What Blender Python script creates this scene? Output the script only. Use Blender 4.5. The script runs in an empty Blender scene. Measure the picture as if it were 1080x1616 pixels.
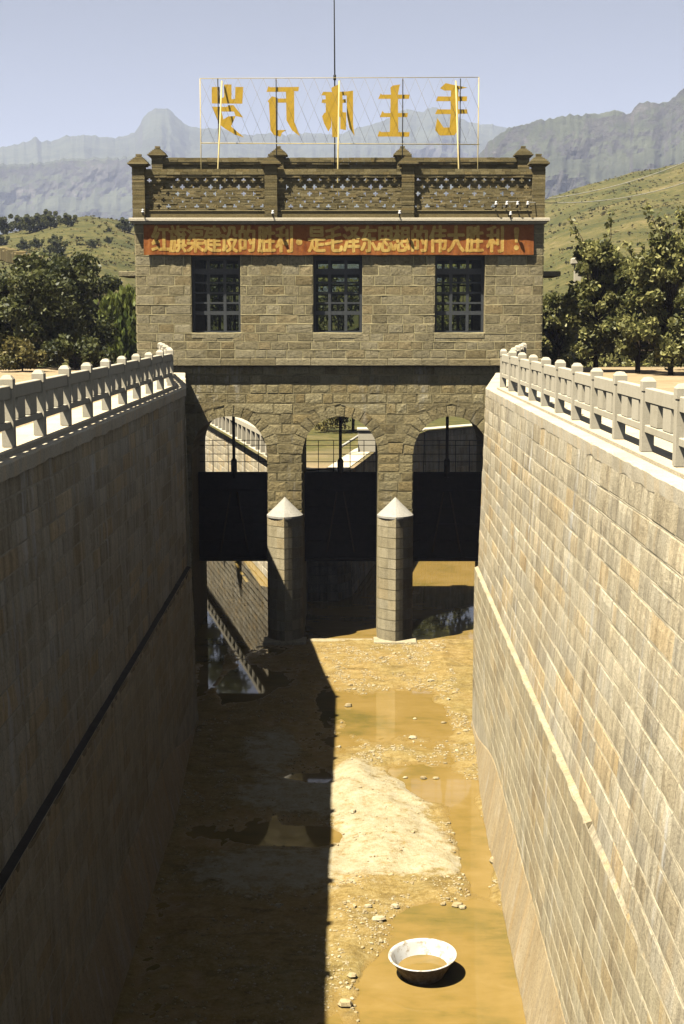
import bpy, bmesh, math, random
from mathutils import Vector, Matrix, noise
R = math.radians
rnd = random.Random(7)
sc = bpy.context.scene
COL = sc.collection

# ------------------------------------------------------------------ camera, sky, sun
CAMZ, PITCH, YAW, F = 1.79, R(7.766), R(0.2553), 2244.0
cam = bpy.data.cameras.new('camera')
cam_o = bpy.data.objects.new('camera', cam); COL.objects.link(cam_o)
cam.lens = 50.0; cam.sensor_width = 36.0; cam.sensor_fit = 'AUTO'
cam.clip_start = 0.1; cam.clip_end = 20000
cam_o.location = (0, 0, CAMZ)
cam_o.rotation_euler = (math.pi/2 - PITCH, 0, YAW)
sc.camera = cam_o

SUN_DIR = Vector((0.424, 0.32, -1.0)).normalized()          # direction the light travels
SUN_EL = math.asin(-SUN_DIR.z)
to_sun = -SUN_DIR
world = bpy.data.worlds.new('World'); sc.world = world; world.use_nodes = True
wn = world.node_tree.nodes; wl = world.node_tree.links
sky = wn.new('ShaderNodeTexSky'); sky.sky_type = 'NISHITA'; sky.sun_disc = False
sky.sun_elevation = SUN_EL
sky.sun_rotation = math.atan2(to_sun.x, to_sun.y)
sky.altitude = 400; sky.air_density = 0.6; sky.dust_density = 0.4; sky.ozone_density = 1.0
bg = wn['Background']; bg.inputs['Strength'].default_value = 0.05
hsv = wn.new('ShaderNodeHueSaturation'); hsv.inputs['Saturation'].default_value = 0.42; hsv.inputs['Value'].default_value = 0.80
wl.new(sky.outputs[0], hsv.inputs['Color']); wl.new(hsv.outputs[0], bg.inputs['Color'])
sun = bpy.data.lights.new('sun', 'SUN'); sun.energy = 5.0; sun.angle = R(0.5); sun.color = (1.0, 0.93, 0.80)
sun_o = bpy.data.objects.new('sun', sun); COL.objects.link(sun_o)
sun_o.rotation_euler = SUN_DIR.to_track_quat('-Z', 'Y').to_euler()
sc.view_settings.view_transform = 'Standard'; sc.view_settings.look = 'None'
sc.view_settings.gamma = 1.0; sc.view_settings.use_curve_mapping = False
sc.view_settings.exposure = 1.35
sc.render.engine = 'CYCLES'
sc.cycles.use_denoising = True
sc.cycles.max_bounces = 8; sc.cycles.diffuse_bounces = 0; sc.cycles.transparent_max_bounces = 16; sc.cycles.volume_bounces = 1
sc.cycles.caustics_reflective = False; sc.cycles.caustics_refractive = False

# ------------------------------------------------------------------ measuring helpers (photo pixel -> real place)
CP, SP, CY, SY = math.cos(PITCH), math.sin(PITCH), math.cos(YAW), math.sin(YAW)
def ray(px, py):
    a, b = (px-540)/F, -(py-808)/F
    x, y, z = a, CP + b*SP, -SP + b*CP
    return Vector((x*CY - y*SY, x*SY + y*CY, z))
def P(px, py, Y):
    d = ray(px, py); return Vector((0, 0, CAMZ)) + d*(Y/d.y)
def G(px, py, z):
    d = ray(px, py); return Vector((0, 0, CAMZ)) + d*((z-CAMZ)/d.z)

# ------------------------------------------------------------------ mesh helpers
class MB:
    def __init__(s): s.v = []; s.f = []; s.mi = []; s.t = []; s.sm = []
    def vert(s, p): s.v.append(tuple(p)); return len(s.v)-1
    def face(s, pts, mi=0, tone=0.5, smooth=False):
        ids = [s.vert(p) for p in pts]
        s.f.append(ids); s.mi.append(mi); s.t.append(tone); s.sm.append(smooth)
    def iface(s, ids, mi=0, tone=0.5, smooth=False):
        s.f.append(list(ids)); s.mi.append(mi); s.t.append(tone); s.sm.append(smooth)
    def box(s, x0, x1, y0, y1, z0, z1, mi=0, tone=0.5, skip=''):
        c = [Vector((x, y, z)) for z in (z0, z1) for y in (y0, y1) for x in (x0, x1)]
        q = {'b': (0, 2, 3, 1), 't': (4, 5, 7, 6), 'f': (0, 1, 5, 4), 'k': (2, 6, 7, 3), 'l': (0, 4, 6, 2), 'r': (1, 3, 7, 5)}
        for k, ids in q.items():
            if k not in skip: s.face([c[i] for i in ids], mi, tone)
    def bbox(s, x0, x1, y0, y1, z0, z1, b=0.02, mi=0, tone=0.5):
        """box with bevelled edges along its top and sides"""
        def ring(d, z): return [(x0+d, y0+d, z), (x1-d, y0+d, z), (x1-d, y1-d, z), (x0+d, y1-d, z)]
        rs = [ring(b, z0), ring(0, z0+b), ring(0, z1-b), ring(b, z1)]
        for a, c in zip(rs, rs[1:]):
            for i in range(4): s.face([a[i], a[(i+1) % 4], c[(i+1) % 4], c[i]], mi, tone)
        s.face(rs[-1], mi, tone); s.face(rs[0][::-1], mi, tone)
    def tube(s, pts, rad, n=8, mi=0, tone=0.5, caps=True):
        pts = [Vector(p) for p in pts]
        if not isinstance(rad, (list, tuple)): rad = [rad]*len(pts)
        rings = []; up = Vector((0, 0, 1))
        for i, p in enumerate(pts):
            d = (pts[min(i+1, len(pts)-1)] - pts[max(i-1, 0)]).normalized()
            a = d.cross(up)
            if a.length < 1e-3: a = d.cross(Vector((0, 1, 0)))
            a.normalize(); b = d.cross(a)
            rings.append([s.vert(p + (a*math.cos(2*math.pi*k/n) + b*math.sin(2*math.pi*k/n))*rad[i]) for k in range(n)])
        for r0, r1 in zip(rings, rings[1:]):
            for k in range(n): s.iface((r0[k], r0[(k+1) % n], r1[(k+1) % n], r1[k]), mi, tone, True)
        if caps: s.iface(rings[0][::-1], mi, tone); s.iface(rings[-1], mi, tone)
    def lathe(s, prof, c, n=40, mi=0, tone=0.5, smooth=True):
        c = Vector(c); rings = []
        for r, z in prof:
            rings.append([s.vert(c + Vector((r*math.cos(2*math.pi*k/n), r*math.sin(2*math.pi*k/n), z))) for k in range(n)])
        for r0, r1 in zip(rings, rings[1:]):
            for k in range(n): s.iface((r0[k], r0[(k+1) % n], r1[(k+1) % n], r1[k]), mi, tone, smooth)
    def prism(s, poly, y0, y1, mi=0, tone=0.5):
        """flat outline in x,z given depth along y"""
        n = len(poly)
        s.face([(x, y0, z) for x, z in poly], mi, tone)
        s.face([(x, y1, z) for x, z in reversed(poly)], mi, tone)
        for i in range(n):
            (xa, za), (xb, zb) = poly[i], poly[(i+1) % n]
            s.face([(xa, y0, za), (xa, y1, za), (xb, y1, zb), (xb, y0, zb)], mi, tone)
    def build(s, name, mats, parent=None, origin=None, recalc=False):
        me = bpy.data.meshes.new(name)
        vs = s.v
        if origin is not None:
            o = Vector(origin); vs = [tuple(Vector(v)-o) for v in s.v]
        me.from_pydata(vs, [], s.f)
        if not isinstance(mats, (list, tuple)): mats = [mats]
        for m in mats: me.materials.append(m)
        me.polygons.foreach_set('material_index', s.mi)
        me.polygons.foreach_set('use_smooth', s.sm)
        a = me.attributes.new('tone', 'FLOAT', 'FACE'); a.data.foreach_set('value', s.t)
        if recalc:
            bm = bmesh.new(); bm.from_mesh(me); bmesh.ops.remove_doubles(bm, verts=bm.verts, dist=1e-4)
            bmesh.ops.recalc_face_normals(bm, faces=bm.faces); bm.to_mesh(me); bm.free()
        me.update()
        ob = bpy.data.objects.new(name, me); COL.objects.link(ob)
        if origin is not None: ob.location = origin
        if parent is not None:
            ob.parent = parent
            ob.location = Vector(ob.location) - Vector(parent.location)
        return ob

def tag(o, label=None, cat=None, group=None, kind=None):
    if label: o['label'] = label
    if cat: o['category'] = cat
    if group: o['group'] = group
    if kind: o['kind'] = kind
    return o
def thing(name, label, cat, loc=(0, 0, 0), group=None):
    o = bpy.data.objects.new(name, None); COL.objects.link(o); o.location = loc
    o.empty_display_size = 0.2
    return tag(o, label, cat, group)
def copy_tree(o, parent=None):
    c = o.copy(); COL.objects.link(c)
    if parent: c.parent = parent
    for ch in o.children: copy_tree(ch, c)
    return c

# ------------------------------------------------------------------ materials
class NT:
    def __init__(s, name):
        s.m = bpy.data.materials.new(name); s.m.use_nodes = True
        s.n = s.m.node_tree.nodes; s.l = s.m.node_tree.links
        s.b = s.n['Principled BSDF']; s.out = s.n['Material Output']
        s.b.inputs['Specular IOR Level'].default_value = 0.25
        s.tc = s.n.new('ShaderNodeTexCoord')
        s.geo = s.n.new('ShaderNodeNewGeometry')
    def link(s, a, b): s.l.new(a, b)
    def noise(s, scale, detail=6, rough=0.6, vec=None, sx=(1, 1, 1), dist=0.0):
        t = s.n.new('ShaderNodeTexNoise'); t.inputs['Scale'].default_value = scale
        t.inputs['Detail'].default_value = detail; t.inputs['Roughness'].default_value = rough
        t.inputs['Distortion'].default_value = dist
        mp = s.n.new('ShaderNodeMapping'); mp.inputs['Scale'].default_value = sx
        s.link(vec or s.geo.outputs['Position'], mp.inputs['Vector']); s.link(mp.outputs[0], t.inputs['Vector'])
        return t.outputs['Fac']
    def voro(s, scale, feature='F1', sx=(1, 1, 1)):
        t = s.n.new('ShaderNodeTexVoronoi'); t.feature = feature; t.inputs['Scale'].default_value = scale
        mp = s.n.new('ShaderNodeMapping'); mp.inputs['Scale'].default_value = sx
        s.link(s.geo.outputs['Position'], mp.inputs['Vector']); s.link(mp.outputs[0], t.inputs['Vector'])
        return t.outputs['Distance']
    def attr(s, name):
        a = s.n.new('ShaderNodeAttribute'); a.attribute_name = name; return a.outputs['Fac']
    def ramp(s, fac, stops, interp='LINEAR'):
        r = s.n.new('ShaderNodeValToRGB'); r.color_ramp.interpolation = interp
        e = r.color_ramp.elements
        while len(e) < len(stops): e.new(0.5)
        for el, (p, c) in zip(e, stops):
            el.position = p; el.color = (c, c, c, 1) if not isinstance(c, (tuple, list)) else (*c, 1)
        s.link(fac, r.inputs[0]); return r.outputs[0]
    def math(s, op, a, b=None, clamp=False):
        m = s.n.new('ShaderNodeMath'); m.operation = op; m.use_clamp = clamp
        for i, x in enumerate((a, b)):
            if x is None: continue
            if isinstance(x, (int, float)): m.inputs[i].default_value = x
            else: s.link(x, m.inputs[i])
        return m.outputs[0]
    def mix(s, fac, a, b, mode='MIX'):
        m = s.n.new('ShaderNodeMix'); m.data_type = 'RGBA'; m.blend_type = mode
        for k, x in ((0, fac), (6, a), (7, b)):
            if isinstance(x, (int, float)): m.inputs[k].default_value = x
            elif isinstance(x, (tuple, list)): m.inputs[k].default_value = (*x, 1)
            else: s.link(x, m.inputs[k])
        return m.outputs[2]
    def bump(s, h, strength=0.5, dist=0.02, prev=None):
        b = s.n.new('ShaderNodeBump'); b.inputs['Strength'].default_value = strength; b.inputs['Distance'].default_value = dist
        s.link(h, b.inputs['Height'])
        if prev: s.link(prev, b.inputs['Normal'])
        return b.outputs[0]
    def done(s, color=None, rough=0.9, normal=None):
        if color is not None:
            if isinstance(color, (tuple, list)): s.b.inputs['Base Color'].default_value = (*color, 1)
            else: s.link(color, s.b.inputs['Base Color'])
        if isinstance(rough, (int, float)): s.b.inputs['Roughness'].default_value = rough
        else: s.link(rough, s.b.inputs['Roughness'])
        if normal: s.link(normal, s.b.inputs['Normal'])
        return s.m

def stone_mat(name, c_dark, c_mid, c_light, streak=0.0, white=0.0, bump=0.6, grain=38, dist=0.02, hues=0.5, speck=0.95, tw=0.42, ochre=0.0):
    t = NT(name)
    tone = t.attr('tone')
    n1 = t.noise(5.0, 8, 0.65); n2 = t.noise(grain, 5, 0.7); n0 = t.noise(0.35, 4, 0.5)
    f = t.math('ADD', t.math('ADD', t.math('MULTIPLY', tone, tw), (0.42-tw)*.5), t.math('MULTIPLY', n1, 0.42))
    f = t.math('ADD', f, t.math('MULTIPLY', n2, 0.34)); f = t.math('ADD', f, t.math('MULTIPLY', n0, 0.3))
    f = t.math('SUBTRACT', f, 0.25)
    col = t.ramp(f, [(0.15, c_dark), (0.5, c_mid), (0.85, c_light)])
    hue = t.math('FRACT', t.math('MULTIPLY', tone, 37.7))
    col = t.mix(hues, col, t.ramp(hue, [(0.0, (1.0, 0.98, 0.95)), (0.3, (1.0, 1.0, 1.0)), (0.5, (0.84, 0.86, 0.92)), (0.7, (1.0, 1.0, 1.0)), (0.95, (1.14, 1.0, 0.80))]), 'MULTIPLY')
    spots = t.ramp(t.noise(grain*0.9, 3, 0.8), [(0.28, 0.42), (0.45, 0.95), (0.60, 1.08), (0.72, 1.32)])
    col = t.mix(speck, col, spots, 'MULTIPLY')
    if streak:
        st = t.noise(5.5, 5, 0.65, sx=(1, 1, 0.10)); 
        col = t.mix(streak, col, t.ramp(st, [(0.3, 0.55), (0.5, 0.95), (0.7, 1.2)]), 'MULTIPLY')
    if ochre:
        of = t.math('MULTIPLY', t.ramp(t.noise(1.7, 5, 0.6, sx=(1, 1.3, 0.35)), [(0.58, 0.0), (0.68, 1.0)]), t.ramp(hue, [(0.35, 0.35), (0.6, 1.0)]))
        col = t.mix(t.math('MULTIPLY', of, ochre), col, t.mix(0.5, col, (0.46, 0.30, 0.11)))
        df = t.ramp(t.noise(1.1, 6, 0.65, sx=(1, 1.3, 0.30)), [(0.34, 1.0), (0.46, 0.0)])
        col = t.mix(t.math('MULTIPLY', df, ochre), col, t.mix(1.0, col, (0.58, 0.54, 0.48), 'MULTIPLY'))
    if white:
        wf = t.math('MULTIPLY', t.ramp(t.noise(3.0, 6, 0.7, sx=(1, 1, 0.16)), [(0.55, 0.0), (0.68, 1.0)]), t.ramp(t.noise(0.4, 3, 0.5), [(0.42, 0.0), (0.65, 1.0)]))
        col = t.mix(t.math('MULTIPLY', wf, white), col, (0.58, 0.56, 0.50))
    h = t.math('ADD', t.math('MULTIPLY', n1, 0.6), t.math('MULTIPLY', n2, 0.7))
    nb = t.bump(h, bump, dist)
    return t.done(col, 0.93, nb)
def mortar_mat(name, c):
    t = NT(name); n = t.noise(22, 6, 0.7); n2 = t.noise(1.5, 4, 0.6)
    col = t.mix(1.0, t.ramp(n, [(0.3, tuple(x*0.6 for x in c)), (0.7, c)]), t.ramp(n2, [(0.3, 0.65), (0.7, 1.1)]), 'MULTIPLY')
    return t.done(col, 0.95, t.bump(n, 0.5, 0.015))
def plain(name, c, rough=0.6, metal=0.0, var=0.25, scale=8, bump=0.15):
    t = NT(name); n = t.noise(scale, 6, 0.65)
    col = t.ramp(n, [(0.3, tuple(x*(1-var) for x in c)), (0.7, tuple(x*(1+var*0.6) for x in c))])
    t.b.inputs['Metallic'].default_value = metal
    return t.done(col, rough, t.bump(n, bump, 0.01))

M = {}
M['wallstone'] = stone_mat('canal_ashlar', (0.27, 0.215, 0.125), (0.46, 0.395, 0.265), (0.64, 0.575, 0.42), streak=0.95, white=1.0, bump=1.0, grain=30, dist=0.03, tw=0.32, hues=0.8, ochre=0.75)
M['wallmortar'] = mortar_mat('canal_mortar', (0.56, 0.485, 0.33))
M['lowstone'] = stone_mat('canal_lower_ashlar', (0.27, 0.205, 0.115), (0.42, 0.355, 0.22), (0.56, 0.49, 0.335), streak=0.9, white=0.6, bump=0.9, grain=30, dist=0.025, tw=0.30, ochre=0.4)
M['facade'] = stone_mat('gatehouse_ashlar', (0.125, 0.10, 0.046), (0.245, 0.205, 0.112), (0.36, 0.31, 0.19), streak=0.25, bump=1.0, grain=15, dist=0.035)
M['facademortar'] = mortar_mat('gatehouse_mortar', (0.52, 0.44, 0.23))
M['rubble'] = stone_mat('arcade_stone', (0.12, 0.094, 0.042), (0.25, 0.206, 0.102), (0.38, 0.325, 0.18), streak=0.35, white=0.35, bump=1.0, grain=13, dist=0.05)
M['rubblemortar'] = mortar_mat('arcade_mortar', (0.36, 0.30, 0.15))
M['cutstone'] = stone_mat('cutwater_stone', (0.19, 0.155, 0.085), (0.33, 0.28, 0.17), (0.46, 0.40, 0.27), streak=0.5, bump=0.7)
M['capstone'] = stone_mat('grey_cap_cement', (0.22, 0.20, 0.155), (0.33, 0.31, 0.26), (0.42, 0.40, 0.35), bump=0.5, grain=20, dist=0.02, hues=0.0, speck=0.5)
M['ledgecement'] = stone_mat('broken_ledge_cement', (0.22, 0.17, 0.09), (0.38, 0.32, 0.20), (0.50, 0.45, 0.33), bump=0.8, grain=24, dist=0.03)
M['brick'] = stone_mat('old_grey_brick', (0.075, 0.06, 0.025), (0.175, 0.14, 0.062), (0.29, 0.235, 0.115), bump=0.8, grain=30)
M['concrete'] = stone_mat('weathered_concrete', (0.32, 0.275, 0.18), (0.48, 0.43, 0.315), (0.60, 0.55, 0.43), bump=0.35, grain=60, dist=0.006, hues=0.0, speck=0.35)
M['coping'] = stone_mat('pale_coping_cement', (0.34, 0.28, 0.17), (0.55, 0.48, 0.34), (0.68, 0.62, 0.48), bump=0.5, grain=40)
M['plaster'] = stone_mat('footing_render', (0.24, 0.17, 0.08), (0.38, 0.295, 0.165), (0.50, 0.42, 0.28), streak=0.35, white=.5, bump=0.6, grain=26)
M['ledgeblack'] = plain('black_ledge', (0.012, 0.010, 0.007), 0.8, scale=20)
M['iron'] = plain('black_iron', (0.018, 0.018, 0.017), 0.6, 0.3, scale=14)
M['tar'] = plain('tarred_gate_iron', (0.014, 0.012, 0.009), 0.95, 0.0, var=0.5, scale=5)
M['timber'] = plain('brown_timber', (0.05, 0.035, 0.018), 0.85, scale=12)
M['frame'] = plain('slate_window_paint', (0.058, 0.062, 0.062), 0.5, scale=14)
M['yellowpaint'] = plain('yellow_paint', (0.54, 0.335, 0.03), 0.55, var=0.12, scale=5)
M['yellowpipe'] = plain('cream_yellow_pipe', (0.50, 0.40, 0.17), 0.5, var=0.15, scale=7)
M['porcelain'] = plain('white_porcelain', (0.75, 0.73, 0.68), 0.25)
M['wire'] = plain('pale_wire', (0.42, 0.40, 0.34), 0.5)
M['wirebrown'] = plain('old_brown_wire', (0.20, 0.15, 0.08), 0.6)
M['bark'] = plain('brown_bark', (0.07, 0.05, 0.03), 0.9, var=0.5, scale=20, bump=0.6)
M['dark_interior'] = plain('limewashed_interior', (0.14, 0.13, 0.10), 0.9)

def water_mat():
    t = NT('muddy_water')
    n = t.noise(0.45, 6, 0.6); n2 = t.noise(2.0, 8, 0.7, sx=(0.6, 1.6, 1), dist=0.6); n3 = t.noise(6, 3, 0.5)
    col = t.ramp(t.math('ADD', t.math('MULTIPLY', n, 0.65), t.math('MULTIPLY', n2, 0.35)),
                 [(0.36, (0.135, 0.105, 0.026)), (0.50, (0.225, 0.148, 0.040)), (0.66, (0.27, 0.182, 0.060))])
    t.b.inputs['IOR'].default_value = 1.33; t.b.inputs['Specular IOR Level'].default_value = 0.5
    return t.done(col, 0.03, t.bump(n3, 0.03, 0.004))
M['water'] = water_mat()
def floor_mat():
    t = NT('canal_bed_mud')
    h = t.attr('rise'); dry = t.attr('dry')                            # metres above the water line; dry sand patches
    n = t.noise(2.6, 9, 0.74); nf = t.noise(13, 6, 0.75); nb = t.noise(0.5, 5, 0.6); rut = t.noise(1.6, 6, 0.7, sx=(0.7, 2.2, 1), dist=0.8)
    pale = t.ramp(t.math('ADD', t.math('MULTIPLY', n, 0.6), t.math('MULTIPLY', nf, 0.4)), [(0.34, (0.22, 0.165, 0.075)), (0.47, (0.34, 0.285, 0.165)), (0.62, (0.42, 0.37, 0.25))])
    mud = t.ramp(t.math('ADD', t.math('MULTIPLY', n, 0.5), t.math('MULTIPLY', nf, 0.5)), [(0.34, (0.10, 0.068, 0.018)), (0.47, (0.215, 0.152, 0.046)), (0.58, (0.30, 0.23, 0.095)), (0.72, (0.40, 0.34, 0.18))])
    mud = t.mix(0.8, mud, t.ramp(rut, [(0.36, 0.62), (0.48, 1.0), (0.66, 1.12)]), 'MULTIPLY')
    mud = t.mix(0.55, mud, t.ramp(nb, [(0.35, (0.88, 0.88, 0.75)), (0.65, (1.15, 1.02, 0.90))]), 'MULTIPLY')
    wet = t.ramp(t.math('ADD', h, t.math('MULTIPLY', t.math('SUBTRACT', n, 0.5), 0.05)), [(0.0, 1.0), (0.035, 0.0)])
    col = t.mix(t.math('MULTIPLY', wet, 0.85), mud, (0.225, 0.146, 0.040))
    k = t.ramp(t.math('ADD', dry, t.math('MULTIPLY', t.math('SUBTRACT', t.noise(3.2, 9, 0.78), 0.5), 2.2)), [(0.40, 0.0), (0.72, 1.0)])
    col = t.mix(k, col, pale)
    peb = t.voro(22); pv = t.ramp(t.noise(5, 4, 0.65), [(0.46, 0.0), (0.60, 1.0)])
    pm = t.math('MULTIPLY', t.ramp(peb, [(0.14, 1.0), (0.26, 0.0)]), t.math('MULTIPLY', pv, 0.8))
    pm = t.math('MULTIPLY', pm, t.math('SUBTRACT', 1.0, wet, True))
    col = t.mix(pm, col, (0.40, 0.345, 0.215))
    rough = t.ramp(h, [(0.0, 0.30), (0.03, 0.92)])
    hh = t.math('ADD', t.noise(18, 7, 0.75), t.math('MULTIPLY', t.voro(30), -0.4))
    return t.done(col, rough, t.bump(hh, 0.7, 0.035))
M['bed'] = floor_mat()
def ground_mat():
    t = NT('earth_and_grass')
    dirt = t.ramp(t.noise(0.8, 8, 0.7), [(0.3, (0.26, 0.185, 0.095)), (0.7, (0.42, 0.32, 0.19))])
    g1 = t.noise(0.05, 10, 0.75); g2 = t.noise(0.9, 6, 0.8)
    grass = t.ramp(t.math('ADD', t.math('MULTIPLY', g1, 0.55), t.math('MULTIPLY', g2, 0.45)),
                   [(0.38, (0.022, 0.028, 0.008)), (0.46, (0.062, 0.064, 0.016)), (0.53, (0.105, 0.092, 0.026)), (0.64, (0.21, 0.16, 0.07))])
    sep = t.n.new('ShaderNodeSeparateXYZ'); t.link(t.geo.outputs['Position'], sep.inputs[0])
    ter = t.noise(0.16, 4, 0.6, sx=(0.12, 0.12, 3.0))                  # terraces follow the height
    grass = t.mix(0.22, grass, t.ramp(ter, [(0.42, 0.7), (0.5, 1.0), (0.58, 1.25)]), 'MULTIPLY')
    k = t.math('ADD', t.math('MULTIPLY', sep.outputs[1], 0.025), t.math('MULTIPLY', t.math('SUBTRACT', t.noise(0.2, 5, 0.6), 0.5), 1.3))
    k = t.ramp(t.math('SUBTRACT', k, 1.25), [(0.0, 0.0), (0.5, 1.0)])
    col = t.mix(k, dirt, grass)
    return t.done(col, 0.95, t.bump(g2, 0.7, 0.3))
M['ground'] = ground_mat()
def mountain_mat():
    t = NT('limestone_mountain')
    sep = t.n.new('ShaderNodeSeparateXYZ'); t.link(t.geo.outputs['True Normal'], sep.inputs[0])
    rock = t.ramp(t.noise(0.016, 9, 0.75, sx=(1, 1, 1.3)), [(0.35, (0.045, 0.044, 0.044)), (0.55, (0.095, 0.09, 0.082)), (0.72, (0.22, 0.20, 0.175))])
    veg = t.ramp(t.noise(0.02, 8, 0.7), [(0.35, (0.052, 0.060, 0.036)), (0.7, (0.105, 0.115, 0.07))])
    k = t.ramp(t.math('ADD', sep.outputs[2], t.math('MULTIPLY', t.math('SUBTRACT', t.noise(0.02, 6, 0.7), 0.5), 0.5)), [(0.38, 0.0), (0.55, 1.0)])
    strata = t.ramp(t.noise(0.022, 6, 0.65, sx=(0.10, 0.10, 1)), [(0.36, 0.72), (0.5, 1.0), (0.64, 1.2)])
    return t.done(t.mix(0.9, t.mix(k, rock, veg), strata, 'MULTIPLY'), 1.0, t.bump(t.noise(0.03, 8, 0.75), 1.0, 10))
M['mountain'] = mountain_mat()
def leaf_mat(name, dark, light, trans=0.3, rough=0.5, spec=0.35):
    t = NT(name); tone = t.attr('tone')
    col = t.ramp(tone, [(0.1, dark), (0.9, light)])
    t.b.inputs['Specular IOR Level'].default_value = spec
    t.done(col, rough)
    tr = t.n.new('ShaderNodeBsdfTranslucent'); t.link(col, tr.inputs['Color'])
    ms = t.n.new('ShaderNodeMixShader'); ms.inputs[0].default_value = trans
    t.link(t.b.outputs[0], ms.inputs[1]); t.link(tr.outputs[0], ms.inputs[2]); t.link(ms.outputs[0], t.out.inputs['Surface'])
    return t.m
M['leaf_dark'] = leaf_mat('dark_broad_leaves', (0.022, 0.030, 0.008), (0.13, 0.135, 0.04))
M['leaf_orchard'] = leaf_mat('orchard_leaves', (0.07, 0.078, 0.02), (0.33, 0.31, 0.10))
M['leaf_willow'] = leaf_mat('willow_leaves', (0.06, 0.085, 0.012), (0.20, 0.22, 0.045))
M['leaf_scrub'] = leaf_mat('dry_hill_scrub', (0.020, 0.026, 0.008), (0.17, 0.14, 0.05), trans=0.15, rough=0.8, spec=0.1)
M['leaf_yellow'] = leaf_mat('yellowing_leaves', (0.085, 0.08, 0.02), (0.26, 0.21, 0.065))
def glass_mat():
    t = NT('window_glass')
    tr = t.n.new('ShaderNodeBsdfTransparent'); tr.inputs[0].default_value = (0.50, 0.54, 0.47, 1)
    gl = t.n.new('ShaderNodeBsdfGlossy'); gl.inputs['Roughness'].default_value = 0.04
    fr = t.n.new('ShaderNodeFresnel'); fr.inputs['IOR'].default_value = 1.22
    ms = t.n.new('ShaderNodeMixShader'); t.link(fr.outputs[0], ms.inputs[0]); t.link(tr.outputs[0], ms.inputs[1]); t.link(gl.outputs[0], ms.inputs[2])
    t.link(ms.outputs[0], t.out.inputs['Surface']); return t.m
M['glass'] = glass_mat()
def cloth_mat(name, a, b):
    t = NT(name); n = t.noise(1.3, 6, 0.7); n2 = t.noise(9, 5, 0.7)
    col = t.ramp(t.math('ADD', t.math('MULTIPLY', n, 0.6), t.math('MULTIPLY', n2, 0.4)), [(0.36, a), (0.64, b)])
    return t.done(col, 0.9, t.bump(n2, 0.3, 0.01))
M['redcloth'] = cloth_mat('faded_red_cloth', (0.18, 0.042, 0.009), (0.36, 0.135, 0.028))
M['yellowcloth'] = cloth_mat('yellow_lettering_paint', (0.34, 0.17, 0.028), (0.62, 0.44, 0.125))
def enamel_mat():
    t = NT('worn_enamel'); n = t.noise(9, 7, 0.7); n2 = t.noise(3, 4, 0.6)
    col = t.mix(t.ramp(n, [(0.50, 0.0), (0.62, 1.0)]), (0.52, 0.51, 0.47), (0.30, 0.24, 0.16))
    col = t.mix(t.ramp(n2, [(0.52, 0.0), (0.7, 0.6)]), col, (0.45, 0.40, 0.33))
    return t.done(col, 0.4, t.bump(n, 0.15, 0.01))
M['enamel'] = enamel_mat()
def rust_mat():
    t = NT('muddy_basin_outside'); n = t.noise(10, 7, 0.7)
    col = t.ramp(n, [(0.35, (0.16, 0.105, 0.045)), (0.55, (0.34, 0.26, 0.15)), (0.68, (0.55, 0.48, 0.36))])
    return t.done(col, 0.6, t.bump(n, 0.2, 0.01))
M['rust'] = rust_mat()
M['pebble'] = stone_mat('pale_pebbles', (0.22, 0.165, 0.08), (0.36, 0.29, 0.16), (0.52, 0.45, 0.30), bump=0.3)

# ------------------------------------------------------------------ masonry: individual blocks over a mortar bed
def block(mb, pos, c00, c10, c11, c01, gap, off, bulge, tone, mi):
    """c** = (s,z) corners of the cell; pos(s,z,off) -> point. A dressed block with bevelled edges and a rough face."""
    g = gap*0.5
    def inset(d):
        (a, b), (c, e), (h, k), (m, n) = c00, c10, c11, c01
        return [(a+d, b+d), (c-d, e+d), (h-d, k-d), (m+d, n-d)]
    o = inset(g); i = inset(g+0.014)
    po = [pos(s, z, 0.0) for s, z in o]; pi = [pos(s, z, off) for s, z in i]
    for k in range(4): mb.face([po[k], po[(k+1) % 4], pi[(k+1) % 4], pi[k]], mi, tone)
    if bulge > 0:
        L = i[1][0]-i[0][0]; nx = 3 if L < .5 else 5; nz = 3; g2 = {}
        amp = rnd.uniform(.3, 1.0)*bulge; sd = rnd.uniform(0, 50)
        for q in range(nz+1):
            for p in range(nx+1):
                u, v = p/nx, q/nz
                sx = lerp(lerp(i[0][0], i[1][0], u), lerp(i[3][0], i[2][0], u), v); zz = lerp(lerp(i[0][1], i[1][1], u), lerp(i[3][1], i[2][1], u), v)
                inner = 0 < p < nx and 0 < q < nz
                if inner: sx += rnd.uniform(-.25, .25)*L/nx; zz += rnd.uniform(-.2, .2)*(i[3][1]-i[0][1])/nz
                d = off + (amp*(.55+.9*noise.noise((p*.9+sd, q*.9, sd))) if inner else amp*.25*noise.noise((p+sd, q, 3)))
                g2[p, q] = mb.vert(pos(sx, zz, d))
        for q in range(nz):
            for p in range(nx): mb.iface((g2[p, q], g2[p+1, q], g2[p+1, q+1], g2[p, q+1]), mi, tone)
    else: mb.face(pi, mi, tone)
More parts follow.
